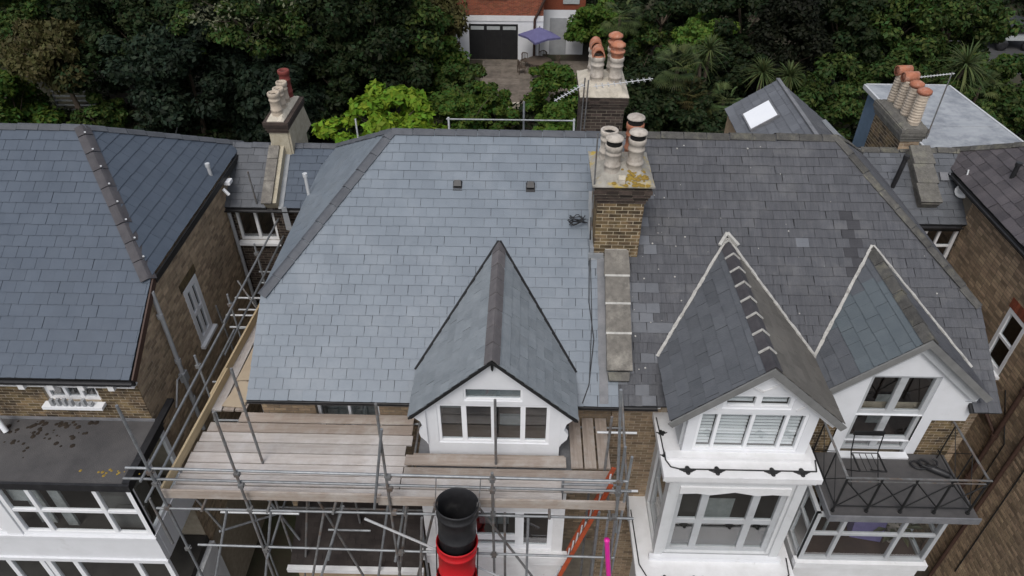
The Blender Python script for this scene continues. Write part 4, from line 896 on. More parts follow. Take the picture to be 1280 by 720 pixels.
for i in range(14): x = random.gauss(-7.3, .2); y = random.gauss(7.75, .1); r_ = random.uniform(.012, .035); mo.lathe((x, max(y, 7.55), FZ+.001), [(r_, 0), (r_*.7, r_*.2), (.001, r_*.25)], 6)
part('lichen', mo, 'moss_yellow', LH, kind='stuff')
# bay front: glazing, white panel, lower glazing
def raked(x0, x1): pass
gy = 7.52
window(LH, (-9.45, gy, 5.28), (1, 0, 0), (0, -1, 0), 2.50, 1.50, (.62, 1.5, .72), (1, 1.05), fmat='pvc_white', glass='glass_clear', fw_=.085, bar=.075, inset=0, name='bay_glazing', room=None)
window(LH, (-12.2, gy, 5.28), (1, 0, 0), (0, -1, 0), 2.45, 1.50, (.62, 1.4, .72), (1, 1.05), fmat='pvc_white', glass='glass_clear', fw_=.085, bar=.075, inset=0, name='bay_glazing', room=None)
part('bay_post', MB().box(-9.74, -9.46, gy-.03, gy+.1, 5.28, 6.76), 'pvc_white', LH)
window(LH, (-6.95, gy+.005, 5.28), (0, 1, 0), (1, 0, 0), 1.45, 1.50, (1, 1), (1, ), fmat='pvc_white', glass='glass', fw_=.10, bar=.09, inset=0, name='bay_glazing', room=None)
part('bay_panel', MB().box(-12.3, -6.93, gy-.02, gy+.1, 4.42, 5.275).box(-7.05, -6.925, gy+.101, 8.99, 4.42, 5.275).box(-12.3, -6.90, gy-.06, gy-.021, 5.20, 5.27).box(-12.3, -6.90, gy-.06, gy-.021, 4.40, 4.50), 'white_paint', LH)
window(LH, (-9.45, gy, 3.0), (1, 0, 0), (0, -1, 0), 2.50, 1.40, (.6, 1.5, .7), (1,), fmat='pvc_white', glass='glass', fw_=.10, bar=.10, inset=0, name='bay_glazing', room=None)
window(LH, (-12.2, gy, 3.0), (1, 0, 0), (0, -1, 0), 2.72, 1.40, (.6, 1.5, .7), (1,), fmat='pvc_white', glass='glass', fw_=.10, bar=.10, inset=0, name='bay_glazing', room=None)
part('bay_floor', MB().box(-12.3, -7.06, gy+.11, 8.98, 5.0, 5.18).box(-12.3, -7.06, gy+.11, 8.98, 2.8, 3.0), 'dark_room', LH)
part('bay_base', MB().box(-12.3, -6.95, gy+.02, 8.98, 0, 2.79), 'white_grubby', LH)
part('bay_curtain', MB().box(-8.75, -8.55, gy+.25, gy+.3, 5.19, 6.7).box(-9.3, -9.0, gy+.3, gy+.35, 5.19, 6.7).box(-8.3, -8.0, 8.6, 8.65, 5.19, 6.6), 'curtain_pale', LH)
part('bay_blind', MB().box(-9.4, -8.85, gy+.16, gy+.17, 6.1, 6.72).box(-12.1, -11.6, gy+.16, gy+.17, 5.9, 6.72), 'curtain_pale', LH)
part('bay_furniture', MB().box(-8.1, -7.4, 8.0, 8.5, 5.19, 5.85).box(-7.75, -7.2, 7.75, 7.95, 5.19, 5.62), 'pale_room', LH)

# ================================================================== LINK between left and centre house
LK = thing('link_building', 'low recessed brick link with slate roof and tall chimney beside the pale slate hip', 'building', (-6, 15.5, 0))
stk = []
ylk, zlk, yrk = 14.22, 8.42, 15.66; zrk = zlk+TAN*(yrk-ylk); Fk = frame((0, ylk, zlk), (1, 0, 0), (0, COS, SIN)); Lk = (yrk-ylk)/COS
for x0, x1, mt in ((-7.5, -6.12, 'slate_dark'), (-5.82, -3.9, 'slate_left')):
    pl = [(x0, 0), (x1, 0), (x1, Lk), (x0, Lk)]; rk = deck(LK, [Fk @ V((a, b, 0)) for a, b in pl]); slate_field(stk, rk, Fk, pl, .26, .2, mt, 1.2)
    ridge_tiles(rk, (x0, yrk, zrk), (x1, yrk, zrk), NMAIN, NBACK, 'ridge_grey', ln=.42)
emit_slates(stk, 60)
deck(LK, [(-7.5, yrk, zrk), (-3.9, yrk, zrk), (-3.9, 17.3, zrk-1.05), (-7.5, 17.3, zrk-1.05)], 'rear_roof', 'slate_left')
w_ = MB(); holes_wall(w_, (0, 14.35, 0), (1, 0, 0), (0, -1, 0), [(-7.09, 0), (-4.86, 0), (-4.86, 8.45), (-7.09, 8.45)], [(-6.95, -6.02, 7.42, 8.32)]); wl_ = part('front_wall', w_, 'mortar_dark', LK)
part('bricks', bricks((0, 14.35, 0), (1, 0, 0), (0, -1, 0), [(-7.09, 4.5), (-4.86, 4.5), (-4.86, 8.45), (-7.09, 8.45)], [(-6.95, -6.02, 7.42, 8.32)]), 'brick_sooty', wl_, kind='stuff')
window(LK, (-6.95, 14.35, 7.42), (1, 0, 0), (0, -1, 0), .93, .90, (1, 1), (1, ), fmat='white_grubby', inset=.02, sill=.16, bar=.07, fw_=.06)
part('downpipe', MB().tube((-7.02, 14.2, 8.3), (-7.0, 14.2, 4.0), .045, 8), 'pvc_grey', LK)
gutter(LK, (-7.1, 14.18, 8.38), (-5.0, 14.18, 8.38))
# its party wall, coping and chimney
PK = lambda x, y, h=0.: V((x, y, zlk+TAN*(y-ylk)))+NMAIN*h
part('parapet', MB().prism([PK(-6.13, 14.25, -.05), PK(-5.81, 14.25, -.05), PK(-5.81, 15.6, -.05), PK(-6.13, 15.6, -.05)], NMAIN*.27), 'render_cream', LK)
for a, b in ((14.22, 14.7), (14.71, 15.2), (15.21, 15.5)): part('coping_stone', MB().prism([PK(-6.15, a, .22), PK(-5.90, a, .22), PK(-5.90, b, .22), PK(-6.15, b, .22)], NMAIN*.06), 'stone_coping', LK)
part('lead_flashing', MB().prism([PK(-5.81, 14.2, .02), PK(-5.70, 14.2, .02), PK(-5.70, 15.6, .02), PK(-5.81, 15.6, .02)], NMAIN*.01).prism([(-5.70, 14.1, 7.9), (-5.55, 14.1, 7.85), (-5.6, 14.15, 8.5), (-5.72, 14.15, 8.5)], (0, .02, 0)), 'lead', LK)
c = MB(); c.box(-6.10, -5.66, 15.4, 16.75, 8.6, 9.92); c.prism([(-5.659, 15.42, 9.9), (-5.659, 16.74, 9.9), (-5.659, 17.1, 9.2), (-5.659, 15.42, 9.2)], (.05, 0, 0)); ch3 = part('chimney', c, 'render_cream', LK)
for k in range(4):
    e = .03+.025*min(k, 2); part('corbel_course', MB().box(-6.10-e, -5.66+e, 15.4-e, 16.75+e, 9.80+.07*k, 9.866+.07*k), 'brick_sooty', ch3)
flaunch(ch3, -6.08, -5.68, 15.36, 16.8, 10.08, 'cement_pale', h=.09, ins=.15)
for y, h, r, mt in ((15.62, .56, .13, 'pot_buff'), (15.98, .52, .12, 'pot_buff'), (16.28, .55, .12, 'pot_buff'), (16.58, .72, .13, 'pot_red')): capped(ch3, (-5.88, y, 10.14), h, mt, r=r, lid=False)
vp = MB(); vp.tube((-7.15, 14.15, 9.05), (-7.15, 14.1, 9.62), .04, 8).tube((-7.15, 14.1, 9.58), (-7.15, 14.1, 9.66), .055, 8); link('vent_pipe', vp.mesh('vent_pipe', 'alu_white'), None, label='grey-white soil vent pipe at the eaves of the left hip', cat='pipe')
vp = MB(); vp.tube((-4.86, 13.75, 8.9), (-4.86, 13.75, 9.6), .04, 8).tube((-4.86, 13.75, 9.56), (-4.86, 13.75, 9.64), .055, 8); link('vent_pipe', vp.mesh('vent_pipe', 'alu_white'), None, label='white vent pipe between the narrow link roof and the pale slate hip', cat='pipe')
vp = MB(); vp.tube((-6.34, 14.3, 8.5), (-6.36, 14.3, 9.35), .02, 6); link('vent_pipe', vp.mesh('vent_pipe', 'steel_dull'), None, label='thin grey pipe against the link parapet below the cream chimney', cat='pipe')

# ================================================================== RIGHT NEIGHBOUR and its link
RN = thing('terraced_house', 'brown brick side wall of a house with dark plum slates beyond the balcony gap', 'house', (13, 11, 0), 'row of brick villas')
st = []
XN, ZN = 10.06, 9.2; Y1, Y2 = 10.45, 16.1; AXN = 12.1
apexN = V((AXN, YR+.1, ZR+.05)); s_ = apexN-V((XN, YR+.1, ZN)); Lh = s_.length; FH = frame((XN, 0, ZN), (0, -1, 0), s_); nH = FH.to_3x3() @ V((0, 0, 1))
hip = deck(RN, [(XN, Y1, ZN), apexN, (XN, Y2, ZN)], 'hip_roof')
slate_field(st, hip, FH, [(-Y1, 0), (-Y2, 0), (-YR-.1, Lh)], .27, .21, 'slate_plum', 1.6)
mp_ = [(XN, S(8.7)), (15.5, S(8.7)), (15.5, S(YR)), (AXN, S(YR)), (XN, S(Y1))]
roof = deck(RN, [FMAIN @ V((a, b, 0)) for a, b in mp_]); deck(RN, [(XN, Y2, ZN), (15.5, Y2, ZN), (15.5, YR, ZR), apexN], 'rear_roof', 'slate_plum')
slate_field(st, roof, FMAIN, mp_, .27, .21, 'slate_plum', 1.5)
emit_slates(st, 200)
ridge_tiles(roof, (XN, Y2, ZN), apexN, NBACK, nH, 'ridge_old', ln=.45, name='hip_tile'); ridge_tiles(roof, (XN, Y1, ZN), apexN, NMAIN, nH, 'ridge_old', ln=.45, name='hip_tile')
XWN = 10.18; nh = [(10.97, 11.62, 6.55, 7.92)]; npoly = [(5.6, 0), (16.0, 0), (16.0, ZN-.08), (Y1, ZN-.08), (8.9, zr(8.9)-.1), (5.6, 6.0)]
w_ = MB(); holes_wall(w_, (XWN, 0, 0), (0, 1, 0), (-1, 0, 0), npoly, nh); wall = part('side_wall', w_, 'mortar_dark', RN); w_ = MB(); w_.face([(XWN, 5.6, 0), (15.5, 5.6, 0), (15.5, 5.6, 6.0), (XWN, 5.6, 6.0)]); part('front_wall', w_, 'stock_brick_brown', RN); part('porch_roof', MB().prism([(XWN, 5.55, 6.02), (15.5, 5.55, 6.02), (15.5, 8.9, 8.1), (XWN, 8.9, 8.1)], (0, 0, .06)), 'slate_plum', RN)
part('bricks', bricks((XWN, 0, 0), (0, 1, 0), (-1, 0, 0), [(5.6, 1.0), (14.1, 1.0), (14.1, ZN-.08), (Y1, ZN-.08), (8.9, zr(8.9)-.1), (5.6, 6.0)], nh), 'stock_brick_brown', wall, kind='stuff')
window(RN, (XWN, 11.62, 6.55), (0, -1, 0), (-1, 0, 0), .65, 1.37, (1,), (1, 1), fw_=.09, bar=.07, inset=-.01, sill=.08, name='sash_window')
for i in range(8): part('arch_brick', MB().obox((XWN-.016, 10.92+i*.094, 7.93), (.03, 0, 0), (0, .083, 0), (0, 0, .22)), 'brick_red', RN)
part('side_fascia', MB().box(XN-.02, XN+.02, Y1, Y2, ZN-.16, ZN-.03), 'black_iron', RN); gutter(RN, (XN-.06, Y1, ZN-.03), (XN-.06, Y2, ZN-.03))
part('side_soffit', MB().box(XN+.021, XWN, Y1, Y2, ZN-.15, ZN-.12), 'black_iron', RN)
pp = MB(); pp.tube((10.10, 10.15, 7.4), (10.10, 10.15, 1.0), .05, 8); pp.tube((10.08, 9.5, 7.5), (10.08, 9.5, 1.0), .045, 8); pp.path([(10.1, 11.3, 5.9), (10.1, 10.2, 5.6)], .04, 8)
for z in (6.9, 5.5, 4.1): pp.tube((10.10, 10.15, z), (10.10, 10.15, z+.1), .07, 8)
part('downpipe', pp, 'brown_iron', RN)
part('cable_run', MB().path([(10.16, 10.6, 6.5), (10.16, 9.9, 5.6), (10.16, 9.85, 3.0)], .012, 5).path([(10.16, 9.2, 6.6), (10.16, 9.1, 2.0)], .014, 5), 'black_iron', RN)
vp = MB(); vp.tube((10.62, 13.9, 9.55), (10.62, 13.9, 10.05), .05, 8).tube((10.62, 13.9, 10.0), (10.62, 13.9, 10.07), .065, 8); link('vent_pipe', vp.mesh('vent_pipe', 'black_plastic'), None, label='black vent pipe rising through the plum slate roof', cat='pipe')
LR = thing('link_building', 'low recessed link with mossy slates, stone coping and a row of ribbed chimney pots', 'building', (9.3, 15.5, 0))
stk = []; ylr, zlr, yrr = 13.95, 8.42, 15.6; zrr = zlr+TAN*(yrr-ylr); Fk = frame((0, ylr, zlr), (1, 0, 0), (0, COS, SIN)); Lk = (yrr-ylr)/COS
pl = [(7.3, 0), (10.7, 0), (10.7, Lk), (7.3, Lk)]; rk = deck(LR, [Fk @ V((a, b, 0)) for a, b in pl])
def lrm(W, k): return 'slate_light' if (W.x < 8.75 and W.y > 14.75 and random.random() < .5) or (9.75 < W.x < 10.0 and 14.85 < W.y < 15.15) else 'slate_dark'
slate_field(stk, rk, Fk, pl, .25, .19, lrm, 1.8); emit_slates(stk, 120); ridge_tiles(rk, (8.0, yrr, zrr), (10.6, yrr, zrr), NMAIN, NBACK, 'ridge_old', ln=.45, jit=3)
deck(LR, [(7.3, yrr, zrr), (10.7, yrr, zrr), (10.7, 16.5, zrr-.6), (7.3, 16.5, zrr-.6)], 'rear_roof', 'slate_old')
w_ = MB(); holes_wall(w_, (0, 14.05, 0), (1, 0, 0), (0, -1, 0), [(8.36, 0), (10.17, 0), (10.17, 8.45), (8.36, 8.45)], [(9.35, 10.12, 7.30, 8.28)]); wl_ = part('front_wall', w_, 'mortar_dark', LR)
part('bricks', bricks((0, 14.05, 0), (1, 0, 0), (0, -1, 0), [(8.36, 4.5), (10.17, 4.5), (10.17, 8.45), (8.36, 8.45)], [(9.35, 10.12, 7.30, 8.28)]), 'brick_sooty', wl_, kind='stuff')
window(LR, (9.35, 14.05, 7.30), (1, 0, 0), (0, -1, 0), .77, .98, (.8, 1), (1, 1.1), fmat='white_grubby', inset=-.02, sill=.14, fw_=.07)
gutter(LR, (8.4, 13.93, 8.38), (10.1, 13.93, 8.38)); part('fascia', MB().box(8.4, 10.1, 13.99, 14.02, 8.22, 8.37), 'black_iron', LR)
PK = lambda x, y, h=0.: V((x, y, zlr+TAN*(y-ylr)))+NMAIN*h
part('parapet', MB().prism([PK(9.10, 14.3, -.05), PK(9.52, 14.3, -.05), PK(9.45, 15.5, -.05), PK(9.05, 15.5, -.05)], NMAIN*.26), 'stone_mossy', LR)
for a, b in ((14.32, 14.72), (14.73, 15.14), (15.15, 15.55)): part('coping_stone', MB().prism([PK(9.07, a, .21), PK(9.56, a, .21), PK(9.50, b, .21), PK(9.03, b, .21)], NMAIN*.07), 'stone_mossy', LR)
c = MB(); c.box(8.86, 9.32, 15.55, 17.1, 8.2, 9.75); ch4 = part('chimney', c, 'mortar', LR)
part('bricks', bricks((8.86, 15.55, 8.6), (0, 1, 0), (-1, 0, 0), [(0, 0), (1.55, 0), (1.55, 1.15), (0, 1.15)]), 'stock_brick_yellow', ch4, kind='stuff')
part('bricks', bricks((8.86, 15.55, 8.6), (1, 0, 0), (0, -1, 0), [(0, 0), (.46, 0), (.46, 1.15), (0, 1.15)]), 'stock_brick_brown', ch4, kind='stuff')
for k in range(4):
    e = .03+.03*min(k, 2); part('corbel_course', MB().box(8.86-e, 9.32+e, 15.55-e, 17.1+e, 9.72+.08*k, 9.79+.08*k), 'stone_mossy', ch4)
flaunch(ch4, 8.80, 9.38, 15.48, 17.17, 10.03, 'stone_mossy', h=.08, ins=.15)
for i, y in enumerate((15.72, 16.13, 16.54, 16.92)):
    m_ = MB(); prof = [(.14, 0)]
    for b_ in range(9): prof += [(.135-.002*b_, .05+.065*b_), (.148-.002*b_, .07+.065*b_), (.148-.002*b_, .09+.065*b_), (.132-.002*b_, .105+.065*b_)]
    prof += [(.14, .68), (.14, .72), (.10, .72), (.10, .5)]; m_.lathe((9.09, y, 10.09), prof, 14); po = part('chimney_pot', m_, 'pot_buff', ch4)
    m_ = MB(); zz = 10.81
    if i < 2: m_.lathe((9.09, y, zz), [(.12, -.04), (.12, .02), (.165, .03), (.16, .10), (.09, .14), (.001, .15)], 14)
    else: m_.lathe((8.93, y, zz+.08), [(.10, 0), (.125, .0), (.125, .34), (.10, .34), (.10, .02), (.001, .02)], 14, axis=(1, .08, 0))
    part('clay_cap', m_, 'terracotta', po)
vp = MB(); vp.tube((8.62, 14.75, 8.9), (8.66, 14.72, 9.75), .055, 8).tube((8.66, 14.72, 9.70), (8.66, 14.72, 9.78), .07, 8); link('vent_pipe', vp.mesh('vent_pipe', 'black_plastic'), None, label='tall black vent pipe on the mossy link roof beside the hip', cat='pipe')
m_ = MB(); m_.prism([PK(9.74, 14.88, .02), PK(9.93, 14.88, .02), PK(9.93, 15.06, .02), PK(9.74, 15.06, .02)], NMAIN*.05); part('roof_vent', m_, 'lead_grey', LR)
sdm = MB(); sdm.lathe((10.15, 14.55, 8.98), [(.001, 0), (.08, .012), (.15, .045), (.17, .07), (.16, .075), (.08, .03), (.001, .018)], 14, axis=(-.5, -.8, .25)); sdm.tube((10.1, 14.6, 8.72), (10.15, 14.58, 9.0), .015, 6); sdm.tube((10.12, 14.5, 8.95), (10.2, 14.75, 9.42), .02, 6); link('satellite_dish', sdm.mesh('satellite_dish', 'alu_white'), None, label='small white satellite dish at the eaves of the plum slate roof', cat='dish')
# flat zinc roof box behind
FB = thing('flat_roofed_extension', 'rear extension with flat pale zinc roof and blue side wall behind the ribbed pots', 'building', (11.3, 18.5, 0))
part('flat_roof', MB().prism([(10.12, 16.35, 9.0), (12.72, 16.35, 9.0), (12.45, 20.45, 9.0), (10.05, 20.45, 9.0)], (0, 0, .08)), 'zinc', FB)
part('wall', MB().prism([(10.2, 16.4, 0), (12.6, 16.4, 0), (12.35, 20.35, 0), (10.14, 20.35, 0)], (0, 0, 8.998)), 'blue_render', FB)
part('roof_trim', MB().beam((10.08, 16.3, 9.03), (10.01, 20.48, 9.03), .06, .12).beam((12.76, 16.3, 9.03), (12.49, 20.48, 9.03), .06, .12).beam((10.06, 20.50, 9.03), (12.44, 20.50, 9.03), .06, .12), 'alu_white', FB)
part('roof_seam', MB().beam((10.13, 17.75, 9.084), (12.60, 17.75, 9.084), .03, .012), 'zinc', FB)

# ================================================================== SCAFFOLD
SC = thing('scaffold', 'tube and board scaffold with timber deck wrapped round the pale slate house front', 'scaffold', (-2, 7.5, 0))
ZD = 7.20
def board(a, b, wd=.206, th=.038, mat='board_wood', up=(0, 0, 1), name='board', parent=None):
    a, b = V(a), V(b); L = (b-a).length; x = (b-a).normalized(); y = V(up).cross(x).normalized(); z = x.cross(y)
    mb = MB(); mb.box(-L/2, L/2, -wd/2, wd/2, -th/2, th/2)
    if name != 'sheet':
        for e in (-1, 1): mb.box(*( (-L/2-.001, -L/2+.035) if e < 0 else (L/2-.035, L/2+.001)), -wd/2-.0012, wd/2+.0012, -th/2-.0012, th/2+.0012)
    mt = Matrix((x, y, z)).transposed().to_4x4()
    return link(name, mb.mesh(name, mat), parent or SC, Matrix.Translation((a+b)/2) @ mt)
bw = .232
for i in range(8):
    y = 7.20+bw*i; z = ZD+random.uniform(-.004, .004)
    jl, jr = random.uniform(-.03, .03), random.uniform(-.05, .05)
    xl = -5.92+.02*i+jl
    if i < 3:
        xm = -2.05+random.uniform(-.1, .1) if i else -2.2
        board((xl, y, z), (xm-.01, y+random.uniform(-.006, .006), z), mat='board_wood')
        board((xm+.01, y, z+.004), ((.72 if i == 0 else 1.60)+jr*.4, y, z+.004), mat='board_wood' if i < 2 else 'board_brown')
    elif i < 7: board((xl, y, z), (-2.02+jr+(.06 if i > 4 else 0), y, z), mat='board_wood' if i != 6 else 'board_brown')
    else: board((xl+.5, y, z+.03), (-2.0, y, z+.03), mat='board_brown')
board((-2.02, 7.86, 7.30), (.80, 7.87, 7.30), wd=.20, mat='board_brown'); board((-1.9, 7.99, 7.23), (.78, 8.0, 7.23), wd=.12, mat='board_brown')
for x in (.99, 1.235, 1.48): board((x+random.uniform(-.01, .01), 7.80, 7.245), (x, 8.93, 7.245+random.uniform(0, .01)), mat='board_brown')
# side lift along the left flank of the house
for x in (-5.72, -5.485, -5.25): board((x-.06, 8.98, ZD+.02), (x+.04, 13.2, ZD+.02), mat='board_wood' if x < -5.6 else 'board_brown')
m_ = MB(); m_.prism([(-5.62, 9.72, 7.262), (-5.10, 9.75, 7.262), (-5.05, 11.2, 7.262), (-5.55, 11.15, 7.262)], (0, 0, .018)); part('plywood_sheet', m_, 'plywood', SC)
m_ = MB(); m_.prism([(-5.68, 9.05, 7.262), (-5.25, 9.02, 7.262), (-5.15, 9.68, 7.262), (-5.55, 9.70, 7.262)], (0, 0, .018)); part('plywood_sheet', m_, 'plywood', SC)
# toe boards
board((-6.02, 7.055, ZD+.12), (-2.3, 7.05, ZD+.12), up=(0, 1, 0), mat='board_brown', name='toe_board'); board((-2.35, 7.00, ZD+.13), (1.74, 7.0, ZD+.13), up=(0, 1, 0), mat='board_brown', name='toe_board')
board((-5.98, 7.1, ZD+.13), (-5.83, 9.9, ZD+.13), up=(1, 0, 0), mat='board_new', name='toe_board'); board((-5.90, 9.2, ZD+.14), (-5.74, 12.4, ZD+.14), up=(1, 0, 0), mat='board_new', name='toe_board')
TR = .023
def tube(a, b, name='tube', mat='galvanised', r=TR): return part(name, MB().tube(a, b, r, 8), mat, SC)
def coupler(x, y, z, s=.042): part('coupler', MB().box(x-s, x+s, y-s, y+s, z-s*.9, z+s*.9).tube((x-s*1.5, y, z), (x+s*1.5, y, z), s*.4, 6), 'steel_dull', SC)
# standards (front row, inner row, flank row)
for x, zt_, mt, lean in ((-5.92, 9.6, 'galvanised', .0), (-4.52, 9.5, 'steel_dull', -.10), (-2.10, 9.75, 'steel_dull', -.18), (-.44, 8.2, 'steel_dull', 0), (1.58, 8.9, 'galvanised', .12)):
    tube((x, 6.95, zt_), (x+lean, 6.95, 0), 'standard', mt)
    for z in (8.03, 7.74, 7.08, 5.85):
        if z < zt_: coupler(x, 6.95, z)
for x, zt_ in ((-4.53, 9.55), (-.42, 8.95), (1.48, 8.6)): tube((x, 7.80, zt_), (x-.02, 7.80, 0), 'standard', 'steel_dull')
tube((1.72, 7.0, 8.6), (1.66, 7.02, 0), 'standard'); tube((1.40, 6.98, 10.1), (1.66, 6.98, 6.6), 'standard')
tube((1.75, 8.6, 8.3), (1.95, 7.4, 6.3), 'standard', 'steel_dull')
tube((-2.06, 6.9, 9.25), (-2.40, 6.9, 7.25), 'brace')
for y in (9.4, 11.2, 13.0, 14.6): tube((-6.06, y, 8.25), (-6.06, y, 0), 'standard', 'galvanised'); coupler(-6.06, y, 7.98)
for y in (10.4, 12.4): tube((-5.12, y, 7.6), (-5.12, y, 0), 'standard', 'steel_dull')
# guard rails and ledgers
tube((-6.32, 6.99, 8.08), (1.72, 6.99, 8.0), 'guard_rail'); tube((-6.45, 6.99, 7.80), (1.80, 6.99, 7.74), 'guard_rail')
tube((-6.03, 6.8, 7.98), (-5.98, 11.0, 7.96), 'guard_rail'); tube((-5.98, 10.6, 8.02), (-5.92, 15.0, 8.05), 'guard_rail')
tube((-6.03, 6.7, 7.58), (-5.98, 10.9, 7.55), 'guard_rail'); tube((-5.96, 10.2, 7.50), (-5.90, 15.2, 7.55), 'guard_rail')
tube((-6.1, 6.93, 7.08), (1.9, 6.93, 7.08), 'ledger'); tube((-5.8, 8.85, 7.10), (1.9, 8.85, 7.10), 'ledger')
tube((-5.75, 7.0, 5.88), (1.7, 6.99, 5.78), 'ledger', 'galvanised'); tube((-5.3, 7.3, 6.45), (-3.9, 7.3, 6.45), 'ledger', 'alu_white')
tube((-5.9, 7.1, 4.6), (1.6, 7.1, 4.6), 'ledger'); tube((-3.6, 7.6, 5.5), (-2.8, 7.6, 5.5), 'ledger'); tube((-4.6, 7.8, 5.8), (-3.5, 7.8, 5.8), 'ledger', 'steel_dull')
for x in (-5.3, -4.2, -3.1, -1.9, -.7, .5, 1.5): tube((x, 6.85, 7.135), (x, 8.9, 7.135), 'transom', 'steel_dull')
for y in (9.8, 11.4, 13.0): tube((-6.15, y, 7.14), (-4.95, y, 7.14), 'transom', 'galvanised')
for x, z in ((-6.0, 7.25), (1.2, 7.05), (.75, 7.5)): pass
tube((1.35, 8.3, 7.62), (2.05, 8.3, 7.62), 'transom', 'alu_white'); tube((1.3, 7.35, 7.25), (2.0, 7.35, 7.25), 'transom', 'alu_white'); tube((.72, 7.33, 7.58), (.72, 7.33, 6.9), 'standard')
tube((.70, 7.32, 7.44), (1.7, 7.32, 7.44), 'guard_rail')
# braces below the deck
for a, b, mt in (((-4.95, 7.0, 7.0), (-6.0, 7.05, 4.0), 'galvanised'), ((-4.25, 7.1, 6.9), (-5.2, 7.1, 3.2), 'galvanised'), ((-3.0, 7.1, 7.0), (-3.95, 7.1, 4.1), 'galvanised'), ((-3.45, 7.2, 7.0), (-2.9, 7.2, 4.2), 'steel_dull'),
                 ((-1.9, 7.1, 7.0), (-2.35, 7.1, 4.2), 'steel_dull'), ((-2.6, 6.9, 6.95), (.4, 6.92, 4.6), 'alu_white'), ((-3.75, 7.7, 7.0), (-4.4, 7.6, 3.5), 'steel_dull'), ((-1.45, 7.2, 6.9), (-2.1, 7.2, 3.8), 'steel_dull'),
                 ((-.25, 7.1, 6.9), (-.25, 7.1, 2), 'steel_dull'), ((1.35, 7.1, 7.0), (1.4, 7.1, 2), 'galvanised'), ((1.5, 7.05, 7.0), (1.55, 7.0, 2), 'galvanised'), ((-1.75, 7.3, 6.1), (-1.75, 7.3, 3), 'galvanised'), ((-3.2, 8.2, 6.8), (-3.2, 8.2, 2.5), 'steel_dull')):
    tube(a, b, 'brace', mt)
for a, b, mt in (((-4.0, 8.5, 7.0), (-4.6, 8.4, 2.5), 'steel_dull'), ((-2.75, 8.6, 7.0), (-2.75, 8.6, 2.5), 'galvanised'), ((-3.3, 7.0, 7.0), (-4.3, 7.0, 3.2), 'steel_dull'), ((-5.0, 7.9, 7.0), (-4.2, 7.9, 4.0), 'galvanised'), ((-2.25, 7.4, 7.0), (-2.9, 7.4, 3.5), 'galvanised'), ((-1.65, 6.98, 6.9), (-1.95, 6.98, 3.5), 'steel_dull'),
                 ((-.7, 7.2, 6.9), (.4, 7.2, 4.4), 'steel_dull'), ((.15, 7.0, 6.9), (.15, 7.0, 3.0), 'galvanised'), ((1.2, 7.5, 7.0), (1.25, 7.5, 2.0), 'steel_dull'), ((-5.4, 7.2, 6.0), (-4.4, 8.6, 4.8), 'galvanised')):
    tube(a, b, 'brace', mt)
for y_, z_ in ((8.5, 6.1), (8.2, 5.3)): tube((-4.8, y_, z_), (-1.9, y_, z_), 'ledger', 'steel_dull')
for x_ in (-4.5, -3.4, -2.2): tube((x_, 6.85, 5.72), (x_, 8.8, 5.72), 'transom', 'galvanised')
# flank: small access landing of tubes beside the link
for z in (6.9, 7.25): 
    for y in (11.7, 12.3): tube((-6.5, y, z), (-5.2, y, z), 'transom', 'alu_white')
tube((-6.35, 12.35, 7.7), (-5.25, 11.4, 6.5), 'brace', 'steel_dull'); tube((-6.6, 11.6, 7.6), (-6.5, 11.6, 5.5), 'standard', 'steel_dull'); tube((-5.3, 14.9, 8.1), (-5.2, 14.3, 7.2), 'brace', 'steel_dull')
tube((-6.4, 13.6, 7.0), (-5.1, 13.6, 7.0), 'transom', 'galvanised'); tube((-6.2, 7.0, 7.25), (-6.2, 7.0, 5.9), 'standard', 'steel_dull'); tube((-5.9, 7.5, 6.95), (-5.55, 7.5, 5.6), 'brace', 'steel_dull')
tube((-1.75, 14.5, 10.62), (1.08, 14.5, 10.62), 'guard_rail', 'galvanised', .018); tube((1.05, 14.5, 10.66), (1.12, 14.5, 8.5), 'standard', 'alu_white'); tube((-.05, 14.6, 11.0), (-.05, 14.6, 8.5), 'standard', 'galvanised'); tube((-1.7, 14.5, 10.66), (-1.7, 14.5, 8.5), 'standard', 'alu_white')
tube((-4.3, 16.6, 9.6), (-4.3, 16.6, 6), 'standard', 'alu_white')

# rubbish chute
RC = thing('rubbish_chute', 'black and red plastic rubbish chute hanging off the scaffold front', 'chute', (-1.0, 6.5, 3))
ax = V((-.03, -.17, -1)).normalized(); top = V((-.98, 6.62, 7.86))
def barrel(c, mat, name):
    prof = [(.335, .0), (.345, .012), (.345, .04), (.325, .05), (.322, .16), (.332, .17), (.332, .20), (.318, .21), (.300, .62), (.308, .63), (.308, .66), (.296, .67), (.270, 1.10), (.262, 1.10), (.288, .66), (.312, .2), (.320, .02), (.335, .0)]
    return part(name, MB().lathe(c, prof, 28, axis=ax), mat, RC)
barrel(top, 'black_plastic', 'chute_section')
for k in range(1, 8): barrel(top+ax*(.80*k+.02), 'chute_red', 'chute_section')
sq = ax.orthogonal().normalized()
for sx in (-.34, .34):
    part('chain', MB().path([top+V((sx, 0, .02)), V((-.98+sx*1.05, 6.97, 8.02))], .010, 5).box(-.98+sx-.03, -.98+sx+.03, top.y-.05, top.y+.03, top.z-.14, top.z-.02), 'steel_dull', RC)
    part('strap', MB().path([top+ax*(1.0)+V((sx, 0, 0)), top+ax*2.4+V((sx, 0, 0))], .012, 5), 'black_plastic', RC)
